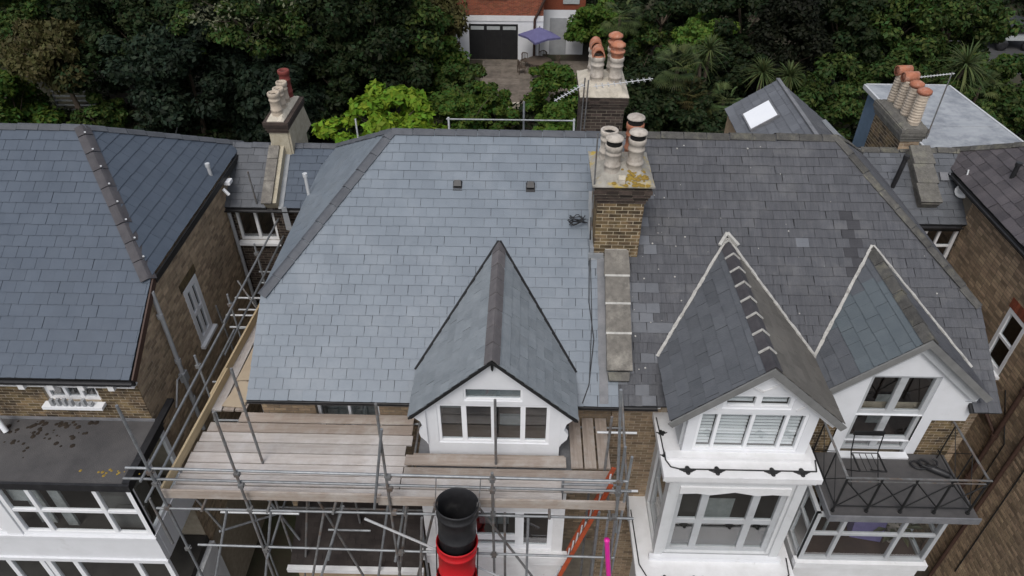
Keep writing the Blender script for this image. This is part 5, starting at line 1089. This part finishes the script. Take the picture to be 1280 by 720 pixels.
# ladder and pole
LD = thing('ladder', 'orange fibreglass ladder rising through the scaffold hatch', 'ladder', (.2, 7.4, 2))
la, lb = V((1.52, 7.28, 7.5)), V((.10, 7.28, 1.9)); off = V((.07, .30, .06))
for o_ in (V((0, 0, 0)), off): part('stile', MB().beam(la+o_, lb+o_, .03, .075, (1, 0, .2)), 'ladder_orange', LD)
for i in range(22):
    c = la.lerp(lb, (i+.6)/22); part('rung', MB().tube(c, c+off, .016, 8), 'alu_white', LD)
mg = MB(); mg.tube((1.50, 6.86, 6.52), (1.86, 6.86, 3.4), .045, 10); mg.lathe((1.50, 6.86, 6.52), [(.045, -.02), (.05, 0), (.05, .03), (.001, .04)], 10); link('tube_sleeve', mg.mesh('tube_sleeve', 'magenta'), None, label='bright magenta foam sleeve on a scaffold pole by the ladder', cat='foam sleeve')

# ================================================================== aerials, cables
def yagi(name, label, base, mast_top, a, b, n, el, mat='alu_white'):
    T_ = thing(name, label, 'aerial', base, 'television aerials on the chimneys')
    part('mast', MB().tube(base, mast_top, .016, 6), 'steel_dull', T_); part('boom', MB().tube(a, b, .010, 5), mat, T_)
    d = (V(b)-V(a)).normalized(); side = d.cross(V((0, 0, 1))).normalized(); u = side.cross(d)
    for i in range(n):
        c = V(a).lerp(V(b), (i+.5)/n); l = el*(1-.3*i/n)
        part('element', MB().tube(c-side*l, c+side*l, .007, 5).tube(c-u*l*.5, c+u*l*.5, .006, 5), mat, T_)
    return T_
yagi('tv_aerial', 'long white toothed aerial pointing left off the sooty rear chimney', (1.27, 15.35, 9.6), (1.30, 15.35, 11.25), (1.28, 15.3, 11.12), (.62, 15.0, 10.85), 9, .10)
yagi('tv_aerial', 'white toothed aerial reaching right from the sooty rear chimney', (1.36, 15.38, 10.0), (1.38, 15.35, 11.2), (1.5, 15.35, 11.05), (2.85, 15.6, 11.15), 10, .13)
yagi('tv_aerial', 'white aerial on a leaning mast above the flat zinc roof', (9.36, 15.42, 9.85), (9.40, 15.5, 11.42), (8.85, 15.7, 11.22), (9.45, 15.48, 11.40), 11, .06)
cb = MB(); cc = V((1.06, 11.45, 9.98))
for k in range(5):
    ph = random.uniform(0, 6); pts = [cc+V((random.uniform(.06, .2)*math.cos(ph+i*.6)-.04, random.uniform(.04, .14)*math.sin(ph+i*.6+k), .05*math.sin(ph+i*1.1)+.02*k)) for i in range(12)]; cb.path(pts, .008, 5)
pts = [P(1.27, 11.6)+NMAIN*.12, P(1.24, 11.0)+NMAIN*.03, P(1.22, 10.2)+NMAIN*.03, P(1.30, 9.6)+NMAIN*.03, P(1.20, 8.9)+NMAIN*.03, P(1.08, 8.62)+NMAIN*.03]; cb.path(pts, .009, 5)
pts = [P(1.27, 11.6)+NMAIN*.1, P(1.26, 10.8)+NMAIN*.03, P(1.27, 9.9)+NMAIN*.03, P(1.21, 9.0)+NMAIN*.035]; cb.path(pts, .007, 5)
link('cable_coil', cb.mesh('cable_coil', 'black_plastic'), None, label='tangled black cable hanging from the yellow brick chimney onto slates', cat='cable')
ml = MB(); ml.tube((1.22, 10.85, 10.2), (1.20, 10.9, 12.1), .014, 6); link('lightning_rod', ml.mesh('lightning_rod', 'steel_dull'), None, label='thin grey mast fixed to the yellow brick chimney', cat='mast')

# ================================================================== GARDENS BEHIND
pat = MB(); pat.box(-2.9, 4.2, 38.8, 45.9, -.05, .02); patio = structure('patio', pat, 'patio_stone')
for i in range(6):
    for j in range(7):
        x0 = -2.75+i*1.15+random.uniform(-.02, .02); y0 = 38.9+j*1.0
        part('paving_slab', MB().box(x0, x0+1.12, y0, y0+.97, .021, .05+random.uniform(-.006, .006)), 'patio_stone', patio)
part('patio_kerb', MB().box(-2.3, -.3, 38.55, 38.8, 0, .28), 'cement_pale', patio)
RB = thing('brick_house', 'red brick house with white rendered ground floor and black garage doors behind the gardens', 'house', (0, 49, 0))
YB = 46.0; hol = [(-2.9, -1.35, 4.05, 5.6), (.55, 3.55, 4.45, 5.9), (-3.75, -.62, .05, 2.35)]
w_ = MB(); holes_wall(w_, (0, YB, 0), (1, 0, 0), (0, -1, 0), [(-4.6, 0), (1.0, 0), (1.0, 9.0), (-4.6, 9.0)], hol[:1]+[(-.6, .95, 4.3, 5.9)]+hol[2:]); wall = part('wall', w_, 'mortar_dark', RB)
part('bricks', bricks((0, YB, 0), (1, 0, 0), (0, -1, 0), [(-4.6, 2.9), (1.0, 2.9), (1.0, 9.0), (-4.6, 9.0)], hol[:1]+[(-.6, .95, 4.3, 5.9)]), 'brick_red', wall, kind='stuff')
part('rendered_plinth', MB().box(-4.6, -3.76, YB-.05, YB-.001, 0, 2.55).box(-.61, 1.0, YB-.05, YB-.001, 0, 2.55).box(-3.759, -.611, YB-.05, YB-.001, 2.36, 2.55), 'white_paint', RB)
part('band_course', MB().box(-4.6, 1.0, YB-.09, YB-.051, 2.56, 2.9), 'white_grubby', RB)
g_ = MB(); g_.box(-3.75, -.62, YB+.05, YB+.1, 0, 2.35); gd = part('garage_door', g_, 'black_plastic', RB)
for i in range(3):
    x0 = -3.7+i*1.03; part('door_leaf', MB().box(x0, x0+.98, YB+.02, YB+.049, .05, 2.3), 'black_iron', gd); part('pane', MB().box(x0+.06, x0+.90, YB+.01, YB+.019, 1.98, 2.2), 'curtain_pale', gd)
window(RB, (-2.9, YB, 4.05), (1, 0, 0), (0, -1, 0), 1.55, 1.55, (1,), (1, 1), sill=.15, inset=.1); window(RB, (-.6, YB, 4.3), (1, 0, 0), (0, -1, 0), 1.55, 1.6, (1, 1), (1,), sill=.2, inset=.05, room='curtain_pale', roomdep=.1)
part('bay_side', MB().box(1.001, 3.7, YB+1.2, YB+1.4, 2.9, 9.0), 'brick_red', RB); part('rear_wall', MB().box(1.001, 3.7, YB+1.2, YB+1.4, 0, 2.899), 'white_paint', RB)
part('door', MB().box(1.45, 2.55, YB+1.14, YB+1.199, 0, 2.4), 'pvc_grey', RB); part('upper_window', MB().box(2.25, 3.3, YB+1.12, YB+1.199, 3.3, 5.6), 'curtain_pale', RB)
part('downpipe', MB().path([(1.08, YB-.1, 9), (1.08, YB-.1, 4.0), (.45, YB-.15, 2.7), (.45, YB-.15, 0)], .08, 8), 'brown_iron', RB)
part('roof', MB().prism([(-4.9, 45.6, 9.0), (4, 45.6, 9.0), (4, 50, 12), (-4.9, 50, 12)], (0, 0, .1)), 'slate_plum', RB)
part('shell', MB().box(-4.6, 3.7, YB+1.5, YB+8, 0, 9), 'brick_red', RB)
# parasol, table and chairs on the patio
PS = thing('parasol', 'mauve garden parasol over the patio table', 'parasol', (.75, 44.6, .05))
m_ = MB(); n = 4; tp = V((.75, 44.6, 2.65)); ring = [V((.75+1.35*math.cos(2*math.pi*i/n-.2), 44.6+1.35*math.sin(2*math.pi*i/n-.2), 2.12)) for i in range(n)]
for i in range(n):
    a, b = ring[i], ring[(i+1) % n]; mid = (a+b)/2+V((0, 0, .05)); mid = tp.lerp(mid, .95); m_.face([tp, a, mid]); m_.face([tp, mid, b])
    m_.face([a, a-V((0, 0, .12)), mid-V((0, 0, .12)), mid][::-1]); m_.face([mid, mid-V((0, 0, .12)), b-V((0, 0, .12)), b][::-1])
part('canopy', m_, 'mauve_cloth', PS); part('pole', MB().tube((.75, 44.6, .05), (.75, 44.6, 2.7), .03, 8), 'wicker', PS)
for i in range(n): part('rib', MB().tube(tp-V((0, 0, .05)), ring[i]-V((0, 0, .03)), .012, 5), 'wicker', PS)
TB = thing('garden_table', 'round brown garden table under the mauve parasol', 'table', (.75, 44.0, .05))
part('tabletop', MB().lathe((.75, 44.0, .74), [(.001, .05), (.8, .05), (.82, .02), (.8, 0), (.001, 0)], 18), 'wicker', TB)
for a in range(4): part('leg', MB().tube((.75+.55*math.cos(a*1.57+.7), 44+.55*math.sin(a*1.57+.7), .05), (.75+.5*math.cos(a*1.57+.7), 44+.5*math.sin(a*1.57+.7), .74), .03, 6), 'wicker', TB)
def gchair(x, y, rot):
    T_ = thing('garden_chair', 'brown curved-back garden chair drawn up to the round patio table', 'chair', (x, y, .05), 'chairs round the patio table')
    F = Matrix.Translation((x, y, .05)) @ Matrix.Rotation(rot, 4, 'Z')
    q = MB(); q.obox(F @ V((-.24, -.22, .42)), F.to_3x3() @ V((.48, 0, 0)), F.to_3x3() @ V((0, .46, 0)), V((0, 0, .05))); part('seat', q, 'wicker', T_)
    q = MB()
    for i in range(7):
        a = math.pi*(i-3)/8; p0 = F @ V((.27*math.sin(a), -.02+.25*math.cos(a), .46)); q.tube(p0, p0+V((0, 0, .42-.03*abs(i-3))), .022, 5)
    pts = [F @ V((.28*math.sin(math.pi*(i-3)/8), -.02+.26*math.cos(math.pi*(i-3)/8), .88-.03*abs(i-3))) for i in range(7)]; q.path(pts, .03, 6); part('backrest', q, 'wicker', T_)
    for sx in (-.2, .2):
        for sy in (-.18, .2): part('leg', MB().tube(F @ V((sx, sy, 0)), F @ V((sx*.95, sy*.95, .42)), .02, 5), 'wicker', T_)
for i in range(6):
    a = i*math.pi/3+.3; gchair(.75+1.15*math.cos(a), 44.0+1.15*math.sin(a), a-math.pi/2)
# trellis fence far left, a bench frame, small buildings at the frame's edge
TF = thing('trellis_fence', 'pale slatted trellis fence panel under the dark trees', 'fence', (-25.3, 37.2, 0))
for k in range(7): part('slat', MB().box(-26.3, -24.1, 37.0, 37.04, .25+k*.27, .33+k*.27), 'curtain_pale', TF)
for x in (-26.3, -25.2, -24.1): part('post', MB().box(x-.05, x+.05, 37.041, 37.1, 0, 2.1), 'pale_room', TF)
BF = thing('bench_frame', 'pale metal garden frame standing on dark ground beyond the left ridge', 'frame', (-18, 33, 0))
for a, b in (((-19.6, 33.8, 1.0), (-18.1, 34.0, 1.05)), ((-19.6, 33.8, 1.0), (-19.7, 33.2, .75)), ((-18.1, 34.0, 1.05), (-18.05, 33.3, .75)), ((-19.7, 33.2, .75), (-18.05, 33.3, .75)), ((-19.7, 33.2, .75), (-19.7, 33.2, 0)), ((-18.05, 33.3, .75), (-18.05, 33.3, 0))): part('bar', MB().tube(a, b, .03, 6), 'curtain_pale', BF)
FH_ = thing('distant_house', 'grey rendered house end with white door canopy beyond the olive tree', 'house', (-34, 60, 0))
part('wall', MB().box(-37, -28, 60, 66, 0, 7), 'stock_brick_brown', FH_); part('roof', MB().prism([(-37.3, 59.7, 7), (-27.7, 59.7, 7), (-27.7, 63, 9.5), (-37.3, 63, 9.5)], (0, 0, .15)), 'slate_plum', FH_)
part('canopy', MB().box(-34.6, -33.4, 59.0, 59.99, 1.6, 1.75), 'white_paint', FH_); part('door', MB().box(-34.5, -33.6, 59.9, 59.99, 0, 1.55), 'pale_room', FH_)
CR = thing('parked_trailer', 'pale covered trailer parked at the corner beyond the hedge', 'trailer', (33.2, 49.5, 0))
tx, ty = -.9, 5.6
part('body', MB().prism([(32.4+tx, 43.2+ty, .7), (35.4+tx, 43.2+ty, .7), (35.4+tx, 45.6+ty, .7), (32.4+tx, 45.6+ty, .7)], (0, 0, .5)), 'curtain_pale', CR)
part('cover', MB().prism([(32.3+tx, 43.1+ty, 1.2), (35.5+tx, 43.1+ty, 1.2), (35.5+tx, 43.1+ty, 1.45), (33.9+tx, 43.1+ty, 1.85), (32.3+tx, 43.1+ty, 1.45)], (0, 2.6, 0)), 'black_plastic', CR)
for x, y in ((33.1+tx, 43.2+ty), (34.8+tx, 43.2+ty)): part('wheel', MB().lathe((x, y-.12, .38), [(.001, 0), (.2, 0), (.36, .02), (.38, .1), (.36, .2), (.001, .2)], 14, axis=(0, 1, 0)), 'black_plastic', CR)
part('drawbar', MB().beam((32.4+tx, 44.4+ty, .6), (31.2+tx, 44.4+ty, .45), .08, .08), 'steel_dull', CR)
m_ = MB(); m_.box(29.6, 42, 44.6, 54, -.05, .03); structure('back_lane', m_, 'asphalt')

# ------------------------------------------------------------------ trees, palms, shrubs
def leaf_mesh(name, pos, nrm, size, mat, tint, aspect=.55, droop=0.0):
    n = len(pos); up = np.tile(np.array([[0., 0., 1.]]), (n, 1)); r = rng.normal(size=(n, 3))
    nrm = nrm/np.linalg.norm(nrm, axis=1, keepdims=True)
    a = np.cross(nrm, r); a /= np.linalg.norm(a, axis=1, keepdims=True)+1e-9; a[:, 2] -= droop; b = np.cross(nrm, a); b /= np.linalg.norm(b, axis=1, keepdims=True)+1e-9
    s = size*rng.uniform(.6, 1.3, (n, 1))
    v = np.empty((n, 4, 3)); v[:, 0] = pos-a*s; v[:, 1] = pos+b*s*aspect-nrm*s*.12; v[:, 2] = pos+a*s; v[:, 3] = pos-b*s*aspect-nrm*s*.12
    me = bpy.data.meshes.new(name); me.vertices.add(n*4); me.vertices.foreach_set('co', v.reshape(-1)); me.loops.add(n*4)
    me.loops.foreach_set('vertex_index', np.arange(n*4, dtype=np.int32)); me.polygons.add(n); me.polygons.foreach_set('loop_start', np.arange(n, dtype=np.int32)*4)
    try: me.polygons.foreach_set('loop_total', np.full(n, 4, dtype=np.int32))
    except Exception: pass
    me.update(calc_edges=True); at = me.attributes.new('tint', 'FLOAT', 'FACE'); at.data.foreach_set('value', tint.astype(np.float32))
    me.materials.append(MATS[mat]); return me
def crown(name, c, rx, ry, rz, mat, leaf=.13, clumps=40, per=240, form='round', cl=.34, rag=.25):
    """leaf clumps spread through an uneven crown volume, sparse between clumps"""
    P_, N_, T_ = [], [], []; c = np.array(c)
    for k in range(clumps):
        d = rng.normal(size=3); d /= np.linalg.norm(d); rad = rng.uniform(.35, 1.0)**.5*(1+rng.uniform(-rag, rag))
        if form == 'cone': h = rng.uniform(-1, 1); wd = (1-h)/2*.9+.12; an = rng.uniform(0, 2*np.pi); q = np.array([np.cos(an)*wd*rad, np.sin(an)*wd*rad, h])
        else: q = d*rad
        cc = c+q*np.array([rx, ry, rz]); cr = cl*min(rx, rz)*rng.uniform(.6, 1.25); m = int(per*rng.uniform(.6, 1.3))
        e = rng.normal(size=(m, 3)); e /= np.linalg.norm(e, axis=1, keepdims=True); rr = rng.uniform(.15, 1, (m, 1))**.5
        pts = cc+e*rr*cr*np.array([1.15, 1.15, .75]); out = e*.8+np.array([0, 0, .55])+rng.normal(size=(m, 3))*.45
        if form == 'droop': pts[:, 2] -= rng.uniform(0, .5, m)*cr
        P_.append(pts); N_.append(out); T_.append((rng.uniform(0, .55)+rng.uniform(0, .45, m)) % 1.0)
    P_, N_, T_ = np.concatenate(P_), np.concatenate(N_), np.concatenate(T_); k = P_[:, 2] > .05
    return leaf_mesh(name, P_[k], N_[k], leaf, mat, T_[k], droop=.6 if form == 'droop' else 0.)
def trunk(c, rx, rz, lean=(0, 0), r=.16, limbs=5, stems=1):
    mb = MB()
    for s in range(stems):
        b0 = V((c[0]+lean[0]*1.0+random.uniform(-.1, .1)*stems, c[1]+lean[1], 0)); fork = V((c[0]+lean[0]*.3, c[1], max(.4, c[2]-rz*.55)))
        pts = [b0, b0.lerp(fork, .5)+V((random.uniform(-.1, .1), 0, 0)), fork]
        mb.tube(pts[0], pts[1], r, 8, r*.8); mb.tube(pts[1], pts[2], r*.8, 8, r*.62)
        for i in range(limbs):
            a = random.uniform(0, 6.28); e = V((c[0]+rx*.6*math.cos(a), c[1]+rx*.6*math.sin(a), c[2]+rz*random.uniform(-.1, .6))); m = fork.lerp(e, .5)+V((0, 0, .2))
            mb.tube(fork, m, r*.45, 6, r*.3); mb.tube(m, e, r*.3, 5, r*.08)
    return mb
def tree(name, label, cat, c, rx, rz, mat, group=None, **k):
    t = thing(name, label, cat, (c[0], c[1], 0), group)
    tk_ = {q: k.pop(q) for q in ('lean', 'r', 'limbs', 'stems') if q in k}
    part('trunk', trunk(c, rx, rz, **tk_), 'bark', t)
    link('crown', crown('crown', c, rx, k.pop('ry', rx), rz, mat, **k), t, kind=None); return t
tree('olive_tree', 'feathery olive-brown tree on a slim leaning trunk by the trellis fence', 'tree', (-24.66, 35.65, 4.2), 1.95, 1.6, 'leaf_olive', leaf=.14, clumps=46, per=330, lean=(1.0, -.6), r=.13, stems=2, form='droop', cl=.36)
tree('garden_shrub', 'bright green climbing shrub beyond the left ridge below the olive tree', 'shrub', (-27.0, 34.6, 1.7), 2.2, 1.9, 'leaf_green', leaf=.15, clumps=40, per=260, r=.06)
tree('garden_shrub', 'small yellow-green shrub beside the trellis fence', 'shrub', (-22.95, 34.9, 1.0), 1.2, 1.05, 'leaf_mid', leaf=.13, clumps=20, per=220, r=.05)
DK = 'dark trees crowding the back gardens'
for c, rx, rz, mat, lab, form in (
    ((-21.25, 38.6, 4.4), 3.7, 3.4, 'leaf_dark', 'broad very dark tree right of the olive tree', 'round'),
    ((-17.1, 34.6, 3.2), 3.0, 3.0, 'leaf_blue', 'dark blue-green tree nearest the end of the left ridge', 'round'),
    ((-11.3, 36.8, 4.2), 2.9, 3.2, 'leaf_dark', 'tall dark tree behind the cream chimney', 'round'),
    ((-12.6, 33.6, 2.6), 2.3, 2.4, 'leaf_blue', 'low dark blue-green tree just left of the cream chimney', 'round'),
    ((-8.5, 37.4, 4.2), 3.1, 3.0, 'leaf_dark', 'dark tree between the cream chimney and the lime tree', 'round'),
    ((-7.1, 40.2, 4.6), 2.7, 2.7, 'leaf_mid', 'mid-green tree shading the red brick house', 'round'),
    ((-28.5, 40.2, 4.5), 2.9, 2.5, 'leaf_mid', 'rounded green tree behind the olive tree', 'round'),
    ((-24.2, 40.5, 5.0), 2.7, 2.6, 'leaf_dark', 'dark tree peeping over the olive tree', 'round'),
    ((-9.4, 35.0, 2.6), 2.2, 2.1, 'leaf_dark', 'low dark bush behind the lime tree', 'round'),
    ((-16.0, 40.5, 4.5), 3.4, 3.4, 'leaf_dark', 'dark tree behind the pale-leaved tree', 'round'),
    ((12.7, 42.6, 4.0), 2.9, 2.6, 'leaf_dark', 'dark broad tree above the fan palms', 'round'),
    ((14.2, 39.2, 3.6), 3.2, 3.0, 'leaf_deep', 'dark conifer behind the skylight roof', 'cone'),
    ((18.1, 41.4, 4.0), 2.8, 2.6, 'leaf_dark', 'dark green tree behind the ribbed chimney pots', 'round'),
    ((21.0, 41.2, 4.5), 2.8, 2.4, 'leaf_mid', 'green tree above the flat zinc roof', 'round'),
    ((24.9, 42.8, 3.8), 2.6, 2.2, 'leaf_mid', 'green tree beside the lane with the trailer', 'round'),
    ((8.6, 46.6, 3.2), 3.1, 2.0, 'leaf_dark', 'dark tree right of the red brick house', 'round')):
    tree('garden_tree', lab, 'tree', c, rx, rz, mat, DK, leaf=.15 if mat != 'leaf_deep' else .12, clumps=66, per=300, form=form, cl=.27, rag=.3)
tree('pale_leaved_tree', 'tall dark tree flecked with pale leaves above the cream chimney', 'tree', (-14.0, 35.6, 6.3), 3.0, 1.9, 'leaf_mid', leaf=.12, clumps=60, per=170, cl=.28)
pl_ = crown('pale_leaves', (-14.0, 35.4, 6.5), 3.0, 3.0, 1.8, 'leaf_pale', leaf=.10, clumps=60, per=22, cl=.3); link('pale_leaves', pl_, bpy.data.objects['pale_leaved_tree'])
tree('ivy_tree', 'slender ivy-clad tree against the end of the red brick house', 'tree', (-5.35, 43.5, 3.4), 1.25, 3.0, 'leaf_olive', leaf=.13, clumps=44, per=220, form='droop', cl=.5)
tree('lime_tree', 'bright lime-green broadleaf tree behind the pale slate ridge', 'tree', (-6.35, 30.4, 2.75), 2.65, 1.45, 'leaf_lime', leaf=.20, clumps=64, per=120, cl=.30, rag=.25)
GS = 'green garden shrubs behind the ridge'
for c, rx, rz, mat, lab in (
    ((-5.3, 41.2, 1.6), 1.7, 1.6, 'leaf_green', 'green bush in front of the black garage doors'),
    ((-3.6, 38.0, 1.3), 1.8, 1.2, 'leaf_mid', 'rounded mid-green bush left of the patio'),
    ((-2.9, 34.9, 1.4), 2.1, 1.3, 'leaf_green', 'loose green shrub behind the white rear guard rail'),
    ((1.75, 37.6, 1.5), 1.9, 1.35, 'leaf_green', 'leafy bush right of the patio steps'),
    ((1.4, 34.4, 1.2), 1.0, .9, 'leaf_bright', 'small bright bush left of the sooty chimney'),
    ((4.3, 45.6, 2.4), 1.6, 1.5, 'leaf_bright', 'vivid green bush by the grey garden door'),
    ((7.0, 44.0, 1.8), 2.7, 1.6, 'leaf_mid', 'broad hedge bush right of the parasol'),
    ((10.3, 41.7, 3.1), 1.5, 1.7, 'leaf_bright', 'bright green shrub above the fan palms'),
    ((19.9, 38.5, 2.2), 3.0, 1.6, 'leaf_mid', 'wide shrub behind the flat zinc roof'),
    ((16.3, 35.8, 2.3), 2.5, 1.7, 'leaf_mid', 'dense shrub between skylight roof and ribbed pots'),
    ((25.8, 36.6, 2.2), 2.6, 1.7, 'leaf_mid', 'shrub at the far corner of the zinc roof'),
    ((22.6, 34.9, 2.0), 2.2, 1.4, 'leaf_mid', 'low shrub under the spiky palm'),
    ((5.9, 35.4, 1.7), 2.5, 1.6, 'leaf_dark', 'dark bush right of the sooty chimney'),
    ((8.4, 33.8, 1.8), 2.4, 1.4, 'leaf_dark', 'dark bush below the fan palms'),
    ((6.6, 40.5, 1.5), 2.3, 1.4, 'leaf_dark', 'dark bush beyond the right-hand aerial'),
    ((11.9, 38.9, 2.2), 2.2, 1.7, 'leaf_dark', 'dark bush beside the fan palms'),
    ((28.2, 43.0, .9), 1.3, .9, 'leaf_green', 'small bush by the parked trailer')):
    tree('garden_shrub', lab, 'shrub', c, rx, rz, mat, GS, leaf=.13, clumps=38, per=260, r=.06, limbs=4, cl=.33)
def strap_palm(name, label, c, R_, heads=1, n=90, w_=.05, mat='leaf_palm', fan=False, r=.11):
    t = thing(name, label, 'palm', (c[0], c[1], 0), 'palms behind the right-hand roofs')
    tm = MB(); fr = MB()
    for h in range(heads):
        o = V((c[0]+(random.uniform(-.6, .6) if heads > 1 else 0), c[1]+(random.uniform(-.5, .5) if heads > 1 else 0), c[2]+(random.uniform(-.4, .5) if heads > 1 else 0)))
        tm.tube((c[0], c[1], 0), o.lerp(V((c[0], c[1], 0)), .5), r, 7, r*.9); tm.tube(o.lerp(V((c[0], c[1], 0)), .5), o, r*.9, 7, r*.8)
        if not fan:
            for i in range(n):
                az = random.uniform(0, 6.28); el = random.uniform(-.5, 1.45); L = R_*random.uniform(.7, 1.1); d = V((math.cos(az)*math.cos(el), math.sin(az)*math.cos(el), math.sin(el))); sd_ = d.cross(V((0, 0, 1))).normalized()*w_*.5
                p = [o+d*L*k/3+V((0, 0, -.34*L*(k/3)**2.2)) for k in range(4)]; ws_ = (1.0, 1.0, .7, .08); tt = random.random()
                for k in range(3): fr.face([p[k]-sd_*ws_[k], p[k]+sd_*ws_[k], p[k+1]+sd_*ws_[k+1], p[k+1]-sd_*ws_[k+1]], tt)
        else:
            for i in range(n):
                az = random.uniform(0, 6.28); el = random.uniform(-.6, 1.2); d = V((math.cos(az)*math.cos(el), math.sin(az)*math.cos(el), math.sin(el))); st_ = o+d*R_*.55+V((0, 0, -.1)); sd_ = d.cross(V((0, 0, 1))).normalized(); fr.tube(o, st_, .012, 4); tt = random.random()
                for k in range(15):
                    a = (k-7)/7*1.35; e = (d*math.cos(a)+sd_*math.sin(a)).normalized(); L = R_*.55*random.uniform(.85, 1.05); tip = st_+e*L+V((0, 0, -.22*L)); q = e.cross(V((0, 0, 1))).normalized()*.025; mid = st_+e*L*.55; fr.face([st_, mid-q, tip, mid+q], tt)
    part('trunk', tm, 'bark', t); part('fronds', fr, mat, t, kind='stuff')
strap_palm('fan_palm', 'tall fan palm with drooping fronds above the other palms', (7.5, 34.7, 4.1), 1.35, fan=True, n=34)
strap_palm('cordyline', 'spiky cabbage palm beside the tall fan palm', (9.3, 36.1, 3.9), 1.25, heads=2, n=110, w_=.06)
strap_palm('fan_palm', 'low fan palm beside the corner of the skylight roof', (9.9, 34.1, 2.6), 1.1, fan=True, n=26)
strap_palm('cordyline', 'upright spiky palm behind the peak of the skylight roof', (12.1, 35.8, 3.4), 1.2, n=150, w_=.06)
strap_palm('cordyline', 'second spiky palm right of the skylight roof peak', (13.45, 35.6, 3.3), 1.15, n=150, w_=.06)
strap_palm('cordyline', 'large spiky palm above the mast on the zinc roof', (22.0, 36.2, 3.5), 1.8, heads=2, n=120, w_=.07)
strap_palm('fan_palm', 'fan palm by the vivid green bush at the red house', (5.3, 41.8, 4.3), 1.3, fan=True, n=30)
strap_palm('fan_palm', 'small fan palm right of the large spiky palm', (23.3, 35.6, 2.9), 1.1, fan=True, n=22)
strap_palm('fan_palm', 'fan palm with hanging dead fronds below the tall one', (8.1, 34.3, 2.7), 1.25, fan=True, n=30, mat='leaf_olive')
# tangled undergrowth that nobody could count fills the ground between the trees
Pn = []; Nn = []; Tn = []
for i in range(1500):
    x = random.uniform(-44, 44); y = random.uniform(19, 62)
    if -3.2 < x < 4.4 and 38.2 < y < 47.5 or 28.6 < x < 43 and 43.8 < y < 55 or (x > 5 and x < 13 and y < 21.5): continue
    if -5 < x < 4 and y > 45: continue
    h = random.uniform(.2, 1.1) if y < 48 else random.uniform(.6, 2.6); m = 80; e = rng.normal(size=(m, 3)); e /= np.linalg.norm(e, axis=1, keepdims=True)
    pts = np.array([x, y, h*.4])+e*np.array([.9, .9, h*.6])*rng.uniform(.4, 1, (m, 1)); Pn.append(pts); Nn.append(e+np.array([0, 0, .7])+rng.normal(size=(m, 3))*.4); Tn.append((random.uniform(0, .5)+rng.uniform(0, .5, m)) % 1)
Pn, Nn, Tn = np.concatenate(Pn), np.concatenate(Nn), np.concatenate(Tn); kk = Pn[:, 2] > .02
link('undergrowth', leaf_mesh('undergrowth', Pn[kk], Nn[kk], .16, 'leaf_dark', Tn[kk]), None, kind='stuff', label='dark tangled undergrowth covering the garden ground', cat='undergrowth')
# a far belt of trees closes the view behind the gardens
Pn = []; Nn = []; Tn = []
for i in range(420):
    x = random.uniform(-75, 75); y = random.uniform(56, 84); h = random.uniform(3, 8.5); r_ = random.uniform(1.6, 3.2); m = 230
    e = rng.normal(size=(m, 3)); e /= np.linalg.norm(e, axis=1, keepdims=True)
    Pn.append(np.array([x, y, h*.55])+e*np.array([r_, r_, h*.5])*rng.uniform(.5, 1, (m, 1))); Nn.append(e+np.array([0, 0, .6])+rng.normal(size=(m, 3))*.4); Tn.append((random.uniform(0, .5)+rng.uniform(0, .5, m)) % 1)
Pn, Nn, Tn = np.concatenate(Pn), np.concatenate(Nn), np.concatenate(Tn); kk = (Pn[:, 2] > .02) & ~((np.abs(Pn[:, 0]+.5) < 6.5) & (Pn[:, 1] < 57)) & ~((Pn[:, 0] < -27) & (Pn[:, 0] > -39) & (Pn[:, 1] < 67))
link('far_wood', leaf_mesh('far_wood', Pn[kk], Nn[kk], .34, 'leaf_dark', Tn[kk]), None, kind='stuff', label='dark belt of trees far behind the gardens', cat='trees')
